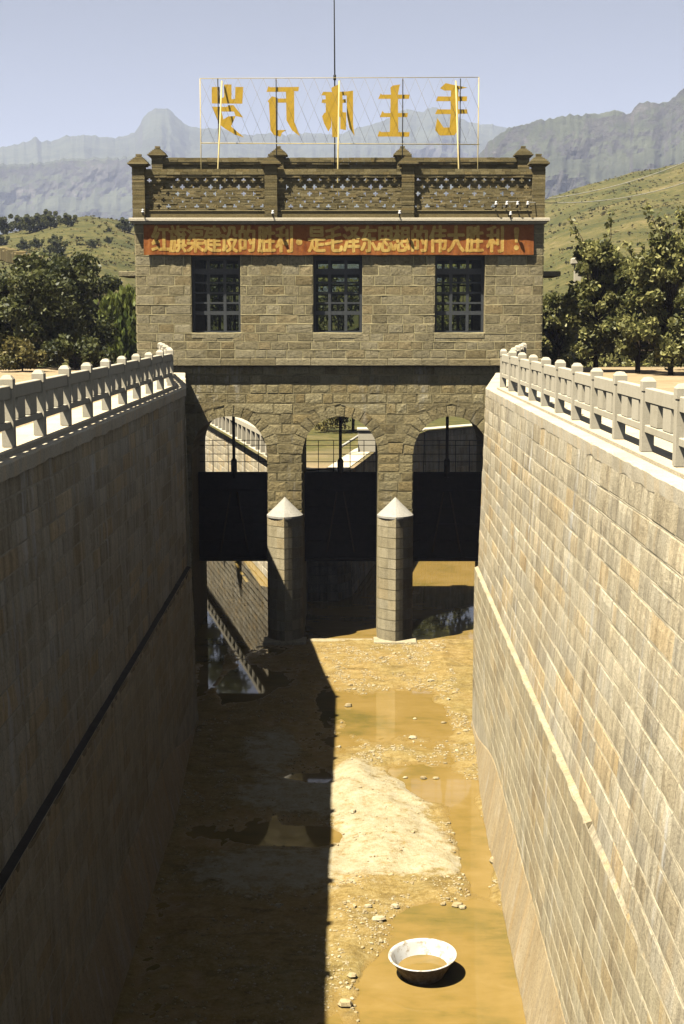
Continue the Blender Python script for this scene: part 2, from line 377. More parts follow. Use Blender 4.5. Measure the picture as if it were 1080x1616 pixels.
def pointing(mb, pos, p0, p1, w, proud, mi, seg=0.35):
    """a raised, hand-struck mortar joint from p0 to p1 (s,z)"""
    L = math.hypot(p1[0]-p0[0], p1[1]-p0[1]); n = max(1, int(L/seg)); hor = abs(p1[0]-p0[0]) > abs(p1[1]-p0[1]); prev = None
    for k in range(n+1):
        t = k/n; s, z = lerp(p0[0], p1[0], t), lerp(p0[1], p1[1], t)
        j = rnd.uniform(-.007, .007); ww = w*rnd.uniform(.55, 1.25)/2; pr = proud*rnd.uniform(.35, 1.2)
        if hor: q = [pos(s, z+j-ww, 0.0), pos(s, z+j-ww*.6, pr), pos(s, z+j+ww*.6, pr), pos(s, z+j+ww, 0.0)]
        else: q = [pos(s+j-ww, z, 0.0), pos(s+j-ww*.6, z, pr), pos(s+j+ww*.6, z, pr), pos(s+j+ww, z, 0.0)]
        if prev:
            for m in range(3): mb.face([prev[m], q[m], q[m+1], prev[m+1]], mi, rnd.random())
        prev = q

def lay(mb, pos, rows, spans, lmin, lmax, gap=0.024, off=(0.012, 0.03), bulge=0.015, mi=0, wob=0.0, joint=None):
    """rows = list of z edges; spans(z0,z1) -> [(a0,a1,b0,b1)] = start at bottom/top, end at bottom/top"""
    for z0, z1 in zip(rows, rows[1:]):
        for a0, a1, b0, b1 in spans(z0, z1):
            L = min(b0, b1) - max(a0, a1)
            cuts = []; s = max(a0, a1) + rnd.uniform(lmin*0.6, lmax)
            while s < min(b0, b1) - lmin*0.6:
                cuts.append(s); s += rnd.uniform(lmin, lmax)
            e0 = [a0] + cuts + [b0]; e1 = [a1] + cuts + [b1]
            if joint:
                pointing(mb, pos, (a1, z1), (b1, z1), joint[0], joint[1], 1)
                for c_ in cuts: pointing(mb, pos, (c_, z0), (c_, z1), joint[0]*.9, joint[1]*.8, 1, .2)
            for k in range(len(e0)-1):
                if e0[k+1]-e0[k] < 0.06 and e1[k+1]-e1[k] < 0.06: continue
                w = [rnd.uniform(-wob, wob) for _ in range(2)]
                block(mb, pos, (e0[k], z0+w[0]), (e0[k+1], z0+w[0]), (max(e1[k+1], e1[k]+0.03), z1+w[1]), (e1[k], z1+w[1]),
                      gap*rnd.uniform(0.7, 1.4), rnd.uniform(*off), bulge, min(1, max(0, rnd.gauss(0.5, 0.24))), mi)
def steps(a, b, n):
    return [a + (b-a)*i/n for i in range(n+1)]
def jrows(a, b, h, j=0.12):
    n = max(1, round((b-a)/h)); ws = [1+rnd.uniform(-j, j) for _ in range(n)]; t = sum(ws); out = [a]
    for w in ws: out.append(out[-1] + (b-a)*w/t)
    return out
def lerp(a, b, t): return a + (b-a)*t
def sstep(a, b, x):
    t = min(1, max(0, (x-a)/(b-a))); return t*t*(3-2*t)

# ================================================================== THE CANAL
ZF = -9.40                      # water line on the canal bed
ZL = -4.93                      # ledge level
Y0, Y1 = 6.0, 38.2
def canal_wall(side, label, xt0, xt1, xl0, xl1, xf0, xf1, ledge, ledge_from):
    """side +1 right, -1 left. xt/xl/xf = distance of top, ledge and foot from the camera's line, near and far."""
    root = thing('retaining_wall', label, 'retaining wall', (side*xt1, Y1, ZF))
    def xat(y, z, upper):
        t = (y-16)/(Y1-16)
        top, led, foot = lerp(xt0, xt1, t), lerp(xl0, xl1, t), lerp(xf0, xf1, t)
        lw = ledge*sstep(11.5, ledge_from, y) if side > 0 else ledge
        if upper: return lerp(led+lw, top, (z-ZL)/(-0.21-ZL))
        return lerp(foot, led, (z-ZF)/(ZL-ZF))
    up = lambda s, z, o: Vector((side*(xat(s, z, True)-o), s, z))
    lo = lambda s, z, o: Vector((side*(xat(s, z, False)-o), s, z))
    mb = MB()
    lay(mb, up, jrows(ZL, -0.21, 0.335, .18), lambda a, b: [(Y0, Y0, Y1, Y1)], 0.5, 1.3, 0.022, (0.003, 0.014), 0.014, wob=0.004, joint=(0.026, 0.006))
    ys = steps(Y0, Y1, 60)
    for a, b in zip(ys, ys[1:]):
        mb.face([up(a, ZL, 0), up(b, ZL, 0), up(b, -0.21, 0), up(a, -0.21, 0)], 1)
    mb.build('upper_masonry', [M['wallstone'], M['wallmortar']], root)
    mb = MB()
    zf = ZF + 1.25
    lay(mb, lo, jrows(zf-0.1, ZL, 0.33, .18), lambda a, b: [(Y0, Y0, Y1, Y1)], 0.5, 1.3, 0.016, (0.001, 0.006), 0.008, wob=0.003, joint=(0.022, 0.005))
    for a, b in zip(ys, ys[1:]):
        mb.face([lo(a, ZF-0.4, 0), lo(b, ZF-0.4, 0), lo(b, ZL+0.01, 0), lo(a, ZL+0.01, 0)], 1)
    mb.build('lower_masonry', [M['lowstone'], M['wallmortar']], root)
    # ledge: a rough strip of broken cement (left one is coloured an even near-black)
    mb = MB(); ys2 = steps(Y0, Y1, 260)
    prof = []
    for y in ys2:
        w = 0.008 + 0.02*noise.noise((0, y*1.3, 3)) + (0.03 if side > 0 else 0.015)*noise.noise((4, y*4, 1))
        lo_x = xat(y, ZL, False); hi_x = xat(y, ZL, True)
        lip = lo_x - w if hi_x > lo_x + 0.02 else lo_x + 0.02
        jz = 0.018*noise.noise((9, y*3, 2))
        prof.append([Vector((side*(lo_x+0.02), y, ZL-0.12-jz)), Vector((side*lip, y, ZL-0.09+jz)), Vector((side*lip, y, ZL-0.01+jz)), Vector((side*(hi_x+0.03), y, ZL+0.035+jz))])
    for a, b in zip(prof, prof[1:]):
        bare = a[0].y < ledge_from                                               # the cement has broken away here
        if bare:
            mb.face([a[0]+Vector((0, 0, -.02)), b[0]+Vector((0, 0, -.02)), b[3], a[3]], 1, 0.5+0.4*noise.noise((a[0].y*2, 0, 0)))
            continue
        for k in range(3): mb.face([a[k], b[k], b[k+1], a[k+1]], 0, 0.5+0.4*noise.noise((a[0].y*1.5, 0, 0)))
    e_ = next(a for a in prof if a[0].y >= ledge_from); mb.face([e_[0], e_[1], e_[2], e_[3]], 0, .5)
    mb.build('ledge', [M['ledgecement'] if side > 0 else M['ledgeblack'], M['wallstone']], root)
    # sloping rendered footing
    mb = MB(); rings = []
    for y in steps(Y0, Y1, 160):
        t = 1 - sstep(30, 38, y); hgt = 0.15 + 1.15*t; out = 0.03 + 0.20*t
        w1, w2 = 0.02*noise.noise((1, y*2, 0)), 0.03*noise.noise((5, y*3, 0))
        rings.append([Vector((side*(xat(y, ZF+hgt+.06, False)+0.02), y, ZF+hgt+0.07+w2)), Vector((side*(xat(y, ZF+hgt, False)-0.016+w1*.2), y, ZF+hgt+w2)),
                      Vector((side*(xat(y, ZF, False)-out+w1), y, ZF+0.05+w2)), Vector((side*(xat(y, ZF, False)-out-0.03+w1*2), y, ZF-0.35))])
    for a, b in zip(rings, rings[1:]):
        for k in range(3): mb.face([a[k], b[k], b[k+1], a[k+1]], 0, 0.5+0.35*noise.noise((a[0].y*.8, k, 0)), True)
    mb.build('footing', M['plaster'], root)
    # wing wall flaring out to the gatehouse
    xe = 5.05 if side > 0 else 5.65
    A = Vector((side*xt1, Y1, 0)); B = Vector((side*xe, 48.75, 0)); d = (B-A); Lw = d.length; d.normalize(); nrm = Vector((-side*d.y, side*d.x, 0))
    if nrm.x*side > 0: nrm = -nrm
    xfoot = xf1
    wing = lambda s, z, o: A + d*s + nrm*(o + (xt1-xfoot)*(1-s/Lw)*(-0.21-z)/(-0.21-ZF)) + Vector((0, 0, z))
    mb = MB()
    lay(mb, wing, jrows(ZF, -0.21, 0.335, .12), lambda a, b: [(0, 0, Lw, Lw)], 0.4, 0.9, 0.03, (0.006, 0.03), 0.014)
    mb.face([wing(0, ZF-0.3, 0), wing(Lw, ZF-0.3, 0), wing(Lw, -0.21, 0), wing(0, -0.21, 0)], 1)
    mb.build('wing_masonry', [M['wallstone'], M['wallmortar']], root)
    # coping slab: inner edge a little rough, follows the bend
    mb = MB(); ring = []
    def cop(x_in, y, x_out):
        x_in -= .05 if side < 0 else 0
        j = 0.025*noise.noise((side*3, y*2.2, 0)) + 0.012*noise.noise((side, y*9, 0))
        jz = 0.02*noise.noise((7, y*2, side)) + .01*noise.noise((3, y*8, side))
        return [Vector((side*(x_in-.018), y, -0.27+0.05*noise.noise((y*1.9, 2, side)))), Vector((side*(x_in-0.022+j*.3), y, -0.19+jz*2)), Vector((side*(x_in-0.026+j*.7), y, -0.075+jz)), Vector((side*(x_in-0.01+j), y, -0.06)),
                Vector((side*(x_in+0.2), y, -0.055)), Vector((side*x_out, y, -0.055)), Vector((side*x_out, y, -0.3))]
    for y in steps(Y0, Y1, 220):
        t = (y-16)/(Y1-16); ring.append(cop(lerp(xt0, xt1, t), y, lerp(xt0, xt1, t)+1.15))
    for k in range(1, 13):
        t = k/12; ring.append(cop(lerp(xt1, xe, t), lerp(Y1, 48.75, t), lerp(xt1, xe, t)+1.2))
    for a, b in zip(ring, ring[1:]):
        for k in range(6): mb.face([a[k], b[k], b[k+1], a[k+1]], 0, 0.5+0.4*noise.noise((a[0].y*0.7, 0, side)))
    mb.build('coping', M['coping'], root)
    return root
canal_wall(+1, 'sunlit pale stone canal wall on the right with a broken cement ledge', 3.66, 3.70, 3.15, 3.44, 2.98, 3.43, 0.095, 18.3)
canal_wall(-1, 'shaded dark stone canal wall on the left with a black ledge line', 4.47, 4.42, 4.10, 4.28, 3.95, 4.17, 0.13, 2.0)

# ---- balustrades
def balustrade(side, label, xin, s0, n, sp, wing_pts):
    """posts every sp metres with pierced concrete panels between; wing_pts = bend towards the gatehouse"""
    root = thing('balustrade', label, 'balustrade', (side*xin, s0, -0.055))
    PW = 0.165; H = 1.0
    post = MB()
    def post_mesh():
        b = MB(); h = PW/2; bb = 0.015
        prof = [(h, 0), (h, H-0.21), (h-0.012, H-0.205), (h-0.012, H-0.19), (h+0.008, H-0.185), (h+0.008, H-0.06), (h*0.62, H-0.008), (0.0, H)]
        rs = []
        for r, z in prof:
            rs.append([(-r, -r, z), (r, -r, z), (r, r, z), (-r, r, z)])
        for a, c in zip(rs, rs[1:]):
            for i in range(4): b.face([a[i], a[(i+1) % 4], c[(i+1) % 4], c[i]], 0, 0.5)
        return b
    def panel_mesh(L):
        b = MB(); e = 0.004
        def bar(x0, x1, z0, z1, tt, tone=0.5): b.bbox(x0, x1, -tt, tt, z0, z1, 0.010, 0, tone)
        x0, x1 = -L/2+e, L/2-e
        bar(x0, x1, 0.675, 0.865, .056, .55); bar(x0, x1, 0.265, 0.37, .050, .5)
        slot = L*0.17; bw = (L-3*slot)/2
        xa = -L/2 + slot
        bar(xa, xa+bw, 0.3705, 0.6745, .046, .62); bar(L/2-slot-bw, L/2-slot, 0.3705, 0.6745, .046, .45)
        return b
    xc = side*(xin+PW/2)
    pts = [Vector((xc, s0+sp*i, 0)) for i in range(n)] + [Vector(p) for p in wing_pts]
    pm = None; cache = {}
    for i, p in enumerate(pts):
        if pm is None:
            pm = post_mesh().build('post', M['concrete']); pm.parent = root; ob = pm
        else: ob = pm.copy(); COL.objects.link(ob)
        nxt = pts[min(i+1, len(pts)-1)] - pts[max(i-1, 0)] if 0 < i < len(pts)-1 else Vector((0, 1, 0))
        ob.location = p - root.location; ob.location.z += rnd.uniform(-.012, .012)
        ob.rotation_euler = (0, 0, math.atan2(nxt.y, nxt.x)-math.pi/2 + rnd.uniform(-.02, .02))
    for a, c in zip(pts, pts[1:]):
        d = c-a; L = d.length - PW
        key = round(L, 2)
        if key not in cache:
            ob = panel_mesh(key).build('panel', M['concrete']); ob.parent = root; cache[key] = ob
        else: ob = cache[key].copy(); COL.objects.link(ob)
        ob.location = (a+c)/2 - root.location; ob.location.z += rnd.uniform(-.01, .008)
        ob.rotation_euler = (0, 0, math.atan2(d.y, d.x))
    mb = MB()
    for a, c in zip(pts, pts[1:]):
        d = (c-a).normalized(); nn = Vector((-d.y, d.x, 0))*0.16; z0, z1 = Vector((0, 0, -0.07)), Vector((0, 0, 0.0))
        q = [a-nn, c-nn, c+nn, a+nn]
        for k in range(4): mb.face([q[k]+z0, q[(k+1) % 4]+z0, q[(k+1) % 4]+z1, q[k]+z1])
        mb.face([x+z1 for x in q])
    mb.build('curb', M['coping'], root)
    return root
balustrade(+1, 'sunlit white concrete balustrade along the right canal wall', 3.95, 37.2-2.0*14, 15, 2.0, [(4.55, 39.4, 0), (4.95, 41.9, 0), (5.35, 44.4, 0), (5.75, 47.0, 0)])
balustrade(-1, 'shaded concrete balustrade along the left canal wall', 4.66, 38.0-2.02*15, 16, 2.02, [(-5.05, 40.2, 0), (-5.42, 42.4, 0), (-5.8, 44.7, 0), (-6.2, 47.2, 0)])

# ---- canal bed
blobs = []
def blob(px, py, rx, ry, h, z=ZF):
    c = G(px, py, z); a = G(px+rx, py, z); b0 = G(px, py-ry, z); b1 = G(px, py+ry, z)
    blobs.append((c.x, (b0.y+b1.y)/2, max(.12, a.x-c.x), max(.15, (b0.y-b1.y)/2), h))
dryb = []
for b in [(592, 1290, 62, 62, .12), (640, 1340, 68, 34, .10), (556, 1240, 30, 30, .10), (690, 1368, 30, 14, .07), (625, 1262, 40, 22, .06), (430, 1185, 40, 28, .07), (470, 1255, 85, 26, .07), (430, 1375, 110, 34, .08)]:
    blob(*b); dryb.append(blobs[-1])
for b in [(640, 1048, 125, 34, .055), (735, 1045, 60, 45, .05), (560, 1030, 70, 25, .05), (720, 1125, 35, 40, .04),
          (622, 1194, 42, 11, .07), (560, 1212, 20, 16, .05), (640, 1140, 40, 5, .03), (770, 1190, 18, 40, .06),
          (800, 1285, 24, 36, .08), (810, 1400, 38, 34, .08), (700, 1400, 40, 25, .06), (600, 1412, 90, 38, .045), (560, 1470, 40, 60, .045),
          (575, 1505, 48, 40, .06), (555, 1570, 18, 60, .05), (800, 1515, 38, 9, .045), (690, 1105, 16, 6, .045), (740, 1100, 20, 14, .05),
          (400, 1480, 120, 60, .05), (450, 1560, 90, 60, .05), (350, 1200, 50, 80, .05), (440, 1110, 50, 22, .045), (340, 1150, 40, 25, .05)]: blob(*b)
def dry_at(x, y):
    d = 0
    for cx, cy, rx, ry, a in dryb:
        q = ((x-cx)/(rx*1.15))**2 + ((y-cy)/(ry*1.15))**2
        if q < 6: d += math.exp(-q*q*0.5)*.75
    return min(.74, d)
for b in [(640, 1128, 100, 30, -.10), (660, 1222, 40, 12, -.08), (700, 1245, 55, 16, -.20), (748, 1330, 22, 70, -.16), (710, 1560, 150, 75, -.16), (720, 1450, 90, 24, -.14),
          (390, 1082, 40, 22, -.20), (345, 1006, 30, 10, -.25), (335, 1060, 12, 22, -.15), (535, 1105, 25, 8, -.15), (350, 950, 60, 60, -.3), (640, 1270, 22, 7, -.10), (470, 1320, 90, 14, -.09), (500, 1230, 60, 9, -.07)]: blob(*b)
def bed_h(x, y):
    h = 0.012
    for cx, cy, rx, ry, a in blobs:
        q = ((x-cx)/rx)**2 + ((y-cy)/ry)**2
        if q < 5: h += a*math.exp(-q*q*0.7 if q < 1.6 else -q*1.12)
    h += 0.034*noise.fractal((x*0.9, y*0.45, 0), 0.7, 2.1, 4) + 0.018*noise.fractal((x*4, y*3, 5), 0.8, 2.0, 3)
    edge = min(abs(x+4.05), abs(x-3.15)); h += 0.05*max(0, 1-edge/0.5)
    return max(-0.25, min(0.22, h))
mb = MB(); xs = steps(-5.7, 5.2, 200); ysb = steps(6, 52.5, 620); idx = {}; hs = []; ds = []
for j, y in enumerate(ysb):
    for i, x in enumerate(xs):
        h = bed_h(x, y) - 0.4*sstep(48.6, 50.0, y)
        idx[i, j] = mb.vert((x, y, ZF+h)); hs.append(h); ds.append(dry_at(x, y))
for j in range(len(ysb)-1):
    for i in range(len(xs)-1): mb.iface((idx[i, j], idx[i+1, j], idx[i+1, j+1], idx[i, j+1]), 0, 0.5, True)
bed = mb.build('canal_bed', M['bed']); tag(bed, kind='structure')
a = bed.data.attributes.new('rise', 'FLOAT', 'POINT'); a.data.foreach_set('value', hs)
a = bed.data.attributes.new('dry', 'FLOAT', 'POINT'); a.data.foreach_set('value', ds)
mb = MB(); mb.face([(-16, 5, ZF), (14, 5, ZF), (40, 110, ZF), (-40, 110, ZF)])
tag(mb.build('water', M['water']), kind='structure')

# loose pebbles on the bed
mb = MB()
def pebble(c, r):
    n1, n2 = 6, 3; rings = []; sx, sy, sz = rnd.uniform(.7, 1.4), rnd.uniform(.7, 1.3), rnd.uniform(.4, .8); th = rnd.uniform(0, 6.28); tone = rnd.random()
    for k in range(1, n2+1):
        ph = math.pi*k/(n2+1); ring = []
        for q in range(n1):
            an = 2*math.pi*q/n1 + th; j = rnd.uniform(.75, 1.2)
            ring.append(mb.vert(c + Vector((math.cos(an)*math.sin(ph)*sx*j, math.sin(an)*math.sin(ph)*sy*j, math.cos(ph)*sz))*r))
        rings.append(ring)
    t = mb.vert(c + Vector((0, 0, sz*r)))
    for q in range(n1): mb.iface((t, rings[0][q], rings[0][(q+1) % n1]), 0, tone)
    for ra, rb in zip(rings, rings[1:]):
        for q in range(n1): mb.iface((ra[q], rb[q], rb[(q+1) % n1], ra[(q+1) % n1]), 0, tone)
count = 0
while count < 17000:
    y = rnd.uniform(17, 48.3); x = rnd.uniform(-4.1, 3.35)
    h = bed_h(x, y)
    dens = noise.fractal((x*1.1, y*0.8, 9), 0.7, 2, 4)
    if h < 0.004 or (dry_at(x, y) > .55 and rnd.random() < .85) or dens < 0.0 or (x < -0.4 and rnd.random() < .6): count += 0.2; continue
    r = 0.010 + 0.028*rnd.random()**3 + (0.06*rnd.random() if rnd.random() < 0.012 else 0)
    pebble(Vector((x, y, ZF+h+r*0.2)), r); count += 1
for px, py, r in [(652, 1166, .09), (735, 1157, .07), (725, 1160, .06), (640, 1228, .07), (668, 1229, .08), (688, 1229, .07), (780, 1362, .13), (722, 1430, .10), (700, 1428, .07), (730, 1433, .07), (598, 1455, .11), (624, 1436, .09),
                  (550, 1115, .10), (590, 1083, .06), (718, 1098, .08), (652, 1325, .05), (805, 1455, .08), (708, 1107, .08), (556, 1545, .08), (545, 1590, .12), (655, 1135, .07), (700, 1141, .07), (560, 1440, .06)]:
    p = G(px, py, ZF); pebble(Vector((p.x, p.y, ZF+max(0, bed_h(p.x, p.y))+r*.25)), r)
tag(mb.build('gravel', M['pebble']), kind='stuff', label='pale loose pebbles strewn over the muddy canal bed', cat='gravel')

# ---- basin
cpt = G(668, 1509, ZF+0.37); br = 0.575
root = thing('wash_basin', 'worn round enamel wash basin holding muddy water on the canal bed', 'basin', (cpt.x, cpt.y, ZF+0.0))
mb = MB()
mb.lathe([(0.36, 0.012), (0.37, 0.045), (0.45, 0.17), (0.53, 0.325), (0.545, 0.355), (0.575, 0.37)], root.location, 56)
mb.lathe([(0.002, 0.0), (0.34, 0.0), (0.36, 0.012)], root.location, 56)
ob = mb.build('bowl', M['rust'], root)
mb = MB()
mb.lathe([(0.575, 0.37), (0.584, 0.362), (0.588, 0.37), (0.584, 0.38), (0.57, 0.381), (0.545, 0.372), (0.525, 0.345), (0.44, 0.17), (0.36, 0.055), (0.002, 0.045)], root.location, 56)
mb.build('enamel_lining', M['enamel'], root)
mb = MB(); mb.lathe([(0.001, 0.15), (0.429, 0.15)], root.location, 48); mb.build('muddy_water', M['water'], root)
for o in root.children:
    for v in o.data.vertices:                                       # dented, not a perfect circle
        p = v.co; an = math.atan2(p.y, p.x); k = 1 + 0.018*math.sin(2*an+.6) + 0.012*math.sin(5*an)
        p.x *= k; p.y *= k; p.z += 0.012*math.sin(an*2+1)*(p.z > 0.16)
root.rotation_euler = (R(2.5), R(-2), 0)

# ================================================================== THE GATEHOUSE
FY, BY = 48.8, 53.5
XL, XR = -7.2, 6.58
CX = -0.283; PIT = 3.817; RI = 1.30; RO = 1.66; ZS = -2.85
centers = [CX-PIT, CX, CX+PIT]
AXL, AXR = -5.75, 5.15
gate = thing('gatehouse', 'stone sluice gatehouse with three arches, three windows and pierced brick parapet', 'building', (CX, FY, ZF))
# arcade: front face
def arch_spans(inner):
    def f(z0, z1):
        r = RI if inner else RO
        def w(z):
            if z <= ZS + 1e-6: return RI
            q = r*r-(z-ZS)**2
            return math.sqrt(q) if q > 0 else 0.0
        if z0 >= ZS + r - 0.01: return [(AXL, AXL, AXR, AXR)]
        w0, w1 = w(z0 + (1e-4 if z0 >= ZS-1e-6 else 0)), w(z1)
        if z0 >= ZS-1e-4 and not inner: w0 = math.sqrt(max(0, r*r-(z0-ZS)**2))
        out = []; a0 = a1 = AXL
        for c in centers:
            out.append((a0, a1, c-w0, c-w1)); a0, a1 = c+w0, c+w1
        out.append((a0, a1, AXR, AXR))
        return out
    return f
fpos = lambda s, z, o: Vector((s, FY+0.02-o, z))
mb = MB()
lay(mb, fpos, jrows(ZF, ZS, 0.33, .1)[:-1] + jrows(ZS, 0.18, 0.33, .12), arch_spans(False), 0.30, 0.80, 0.034, (0.010, 0.026), 0.016, wob=0.010, joint=(0.046, 0.020))
for z0, z1 in zip(steps(ZF-0.3, ZS, 4)[:-1] + steps(ZS, 0.18, 70)[:], (steps(ZF-0.3, ZS, 4)[1:-1] + steps(ZS, 0.18, 70))[0:]):
    if z1 <= z0: continue
    for a0, a1, b0, b1 in arch_spans(True)(z0, z1): mb.face([(a0, FY+0.02, z0), (b0, FY+0.02, z0), (b1, FY+0.02, z1), (a1, FY+0.02, z1)], 1)
for a0, a1, b0, b1 in arch_spans(True)(ZF-0.3, ZS-0.01): mb.face([(a0, FY+0.02, ZF-0.3), (b0, FY+0.02, ZF-0.3), (b1, FY+0.02, ZS), (a1, FY+0.02, ZS)], 1)
for c in centers:                                                   # voussoirs
    n = 15
    for k in range(n):
        a0, a1 = math.pi*k/n, math.pi*(k+1)/n
        vpos = lambda s, z, o, c=c: Vector((c+math.cos(s)*z, FY+0.02-o, ZS+math.sin(s)*z))
        ra = RO*rnd.uniform(.96, 1.05)
        g = 0.011
        tone = rnd.gauss(.5, .2)
        inn = [(a0+g, RI+.0), (a1-g, RI+.0), (a1-g*.8, ra), (a0+g*.8, ra)]
        o = rnd.uniform(.015, .032)
        po = [vpos(s, z, 0) for s, z in inn]; pi = [vpos(s, z, o) for s, z in inn]
        for q in range(4): mb.face([po[q], po[(q+1) % 4], pi[(q+1) % 4], pi[q]], 0, tone)
        ct = vpos((a0+a1)/2, (RI+ra)/2, o+.010)
        for q in range(4): mb.face([pi[q], pi[(q+1) % 4], ct], 0, tone)
mb.build('arcade_masonry', [M['rubble'], M['rubblemortar']], gate)
# passages: pier sides, vaults, back face
mb = MB()
for c in centers:
    for sgn in (-1, 1): mb.face([(c+sgn*RI, FY+0.02, ZF-.4), (c+sgn*RI, BY, ZF-.4), (c+sgn*RI, BY, ZS), (c+sgn*RI, FY+0.02, ZS)], 0, rnd.random())
    for k in range(28):
        a0, a1 = math.pi*k/28, math.pi*(k+1)/28
        mb.face([(c+math.cos(t)*RI, y, ZS+math.sin(t)*RI) for t, y in ((a0, FY+.02), (a1, FY+.02), (a1, BY), (a0, BY))], 0, rnd.random())
for z0, z1 in zip([ZF-.4]+steps(ZS, 0.18, 40)[:-1], steps(ZS, 0.18, 40)):
    for a0, a1, b0, b1 in arch_spans(True)(z0, z1): mb.face([(a0, BY, z0), (b0, BY, z0), (b1, BY, z1), (a1, BY, z1)], 0, .5)
mb.build('passage', [M['rubble']], gate)
# string course and floor slab
mb = MB()
xs2 = [XL-0.12]
while xs2[-1] < XR+0.12: xs2.append(min(XR+0.12, xs2[-1]+rnd.uniform(.8, 1.5)))
for a, b in zip(xs2, xs2[1:]):
    mb.bbox(a+.006, b-.006, FY-0.215+rnd.uniform(-.006, .006), BY+.1, 0.18+rnd.uniform(-.006, .006), 0.42+rnd.uniform(-.008, .004), 0.018, 0, rnd.gauss(.55, .2))
mb.build('string_course', M['facade'], gate)
# abutments under the house, left and right of the arcade
for xa, xb in ((XL, AXL), (AXR, XR)):
    mb = MB(); mb.box(xa, xb, FY+0.03, BY, ZF-.3, 0.175); mb.build('abutment', M['rubble'], gate)
# upper wall
WZ0, WZ1 = 1.28, 3.88
WX = [(-5.33, -3.66), (-1.20, 0.47), (2.93, 4.62)]
UZ0, UZ1 = 0.42, 5.0
def up_spans(x0, x1, wins):
    def f(z0, z1):
        if z1 <= WZ0+1e-3 or z0 >= WZ1-1e-3: return [(x0, x0, x1, x1)]
        out = []; a = x0
        for w0, w1 in wins: out.append((a, a, w0, w0)); a = w1
        out.append((a, a, x1, x1)); return out
    return f
rows_up = jrows(UZ0, WZ0, 0.29, .06)[:-1] + jrows(WZ0, WZ1, 0.325, .06)[:-1] + jrows(WZ1, UZ1, 0.36, .06)
mb = MB()
upos = lambda s, z, o: Vector((s, FY-0.02-o, z))
lay(mb, upos, rows_up, up_spans(XL, XR, WX), 0.36, 0.80, 0.03, (0.008, 0.020), 0.007, wob=0.006, joint=(0.044, 0.020))
def holed(y, flip):
    for z0, z1 in ((UZ0, WZ0), (WZ0, WZ1), (WZ1, UZ1)):
        for a0, a1, b0, b1 in up_spans(XL, XR, WX)(z0, z1):
            q = [(a0, y, z0), (b0, y, z0), (b1, y, z1), (a1, y, z1)]
            mb.face(q[::-1] if flip else q, 1)
holed(FY-0.02, False)
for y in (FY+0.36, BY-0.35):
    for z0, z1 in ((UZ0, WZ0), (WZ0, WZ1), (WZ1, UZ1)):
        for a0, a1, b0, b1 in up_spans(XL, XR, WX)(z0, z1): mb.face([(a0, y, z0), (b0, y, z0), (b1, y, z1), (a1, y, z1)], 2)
holed(BY, True)
for w0, w1 in WX:                                                   # reveals, front and back walls
    for ya, yb in ((FY-0.02, FY+0.36), (BY-0.35, BY)):
        for x in (w0, w1): mb.face([(x, ya, WZ0), (x, yb, WZ0), (x, yb, WZ1), (x, ya, WZ1)], 0, .5)
        for z in (WZ0, WZ1): mb.face([(w0, ya, z), (w1, ya, z), (w1, yb, z), (w0, yb, z)], 0, .7)
for x in (XL, XR):
    ss = -1 if x < 0 else 1
    spos = lambda s, z, o, x=x, ss=ss: Vector((x+ss*o, s, z))
    lay(mb, spos, rows_up, lambda a, b: [(FY, FY, BY, BY)], 0.42, 0.88, 0.03, (0.012, 0.035), 0.02)
    mb.face([(x, FY-.02, UZ0), (x, BY, UZ0), (x, BY, UZ1), (x, FY-.02, UZ1)], 1)
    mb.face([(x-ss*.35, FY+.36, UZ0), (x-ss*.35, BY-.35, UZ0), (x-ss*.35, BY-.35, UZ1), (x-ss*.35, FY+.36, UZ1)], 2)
mb.build('wall', [M['facade'], M['facademortar'], M['dark_interior']], gate)
for w0, w1 in WX:
    mb = MB(); mb.bbox(w0-.18, w1+.18, FY-0.055, FY+.3, WZ1+.004, WZ1+.15, .01, 0, .8); mb.build('lintel', M['facade'], gate)
    mb = MB(); mb.bbox(w0-.0, w1+.0, FY-0.042, FY+.2, WZ0-.17, WZ0-.004, .01, 0, .75); mb.build('sill', M['facade'], gate)
# cornice and roof
mb = MB()
mb.bbox(XL-0.16, XR+0.16, FY-0.33, BY+.2, 5.0, 5.115, 0.015, 0, .6)
mb.bbox(XL-0.08, XR+0.08, FY-0.19, BY+.1, 4.93, 5.0, 0.01, 0, .4)
mb.build('cornice', M['coping'], gate)
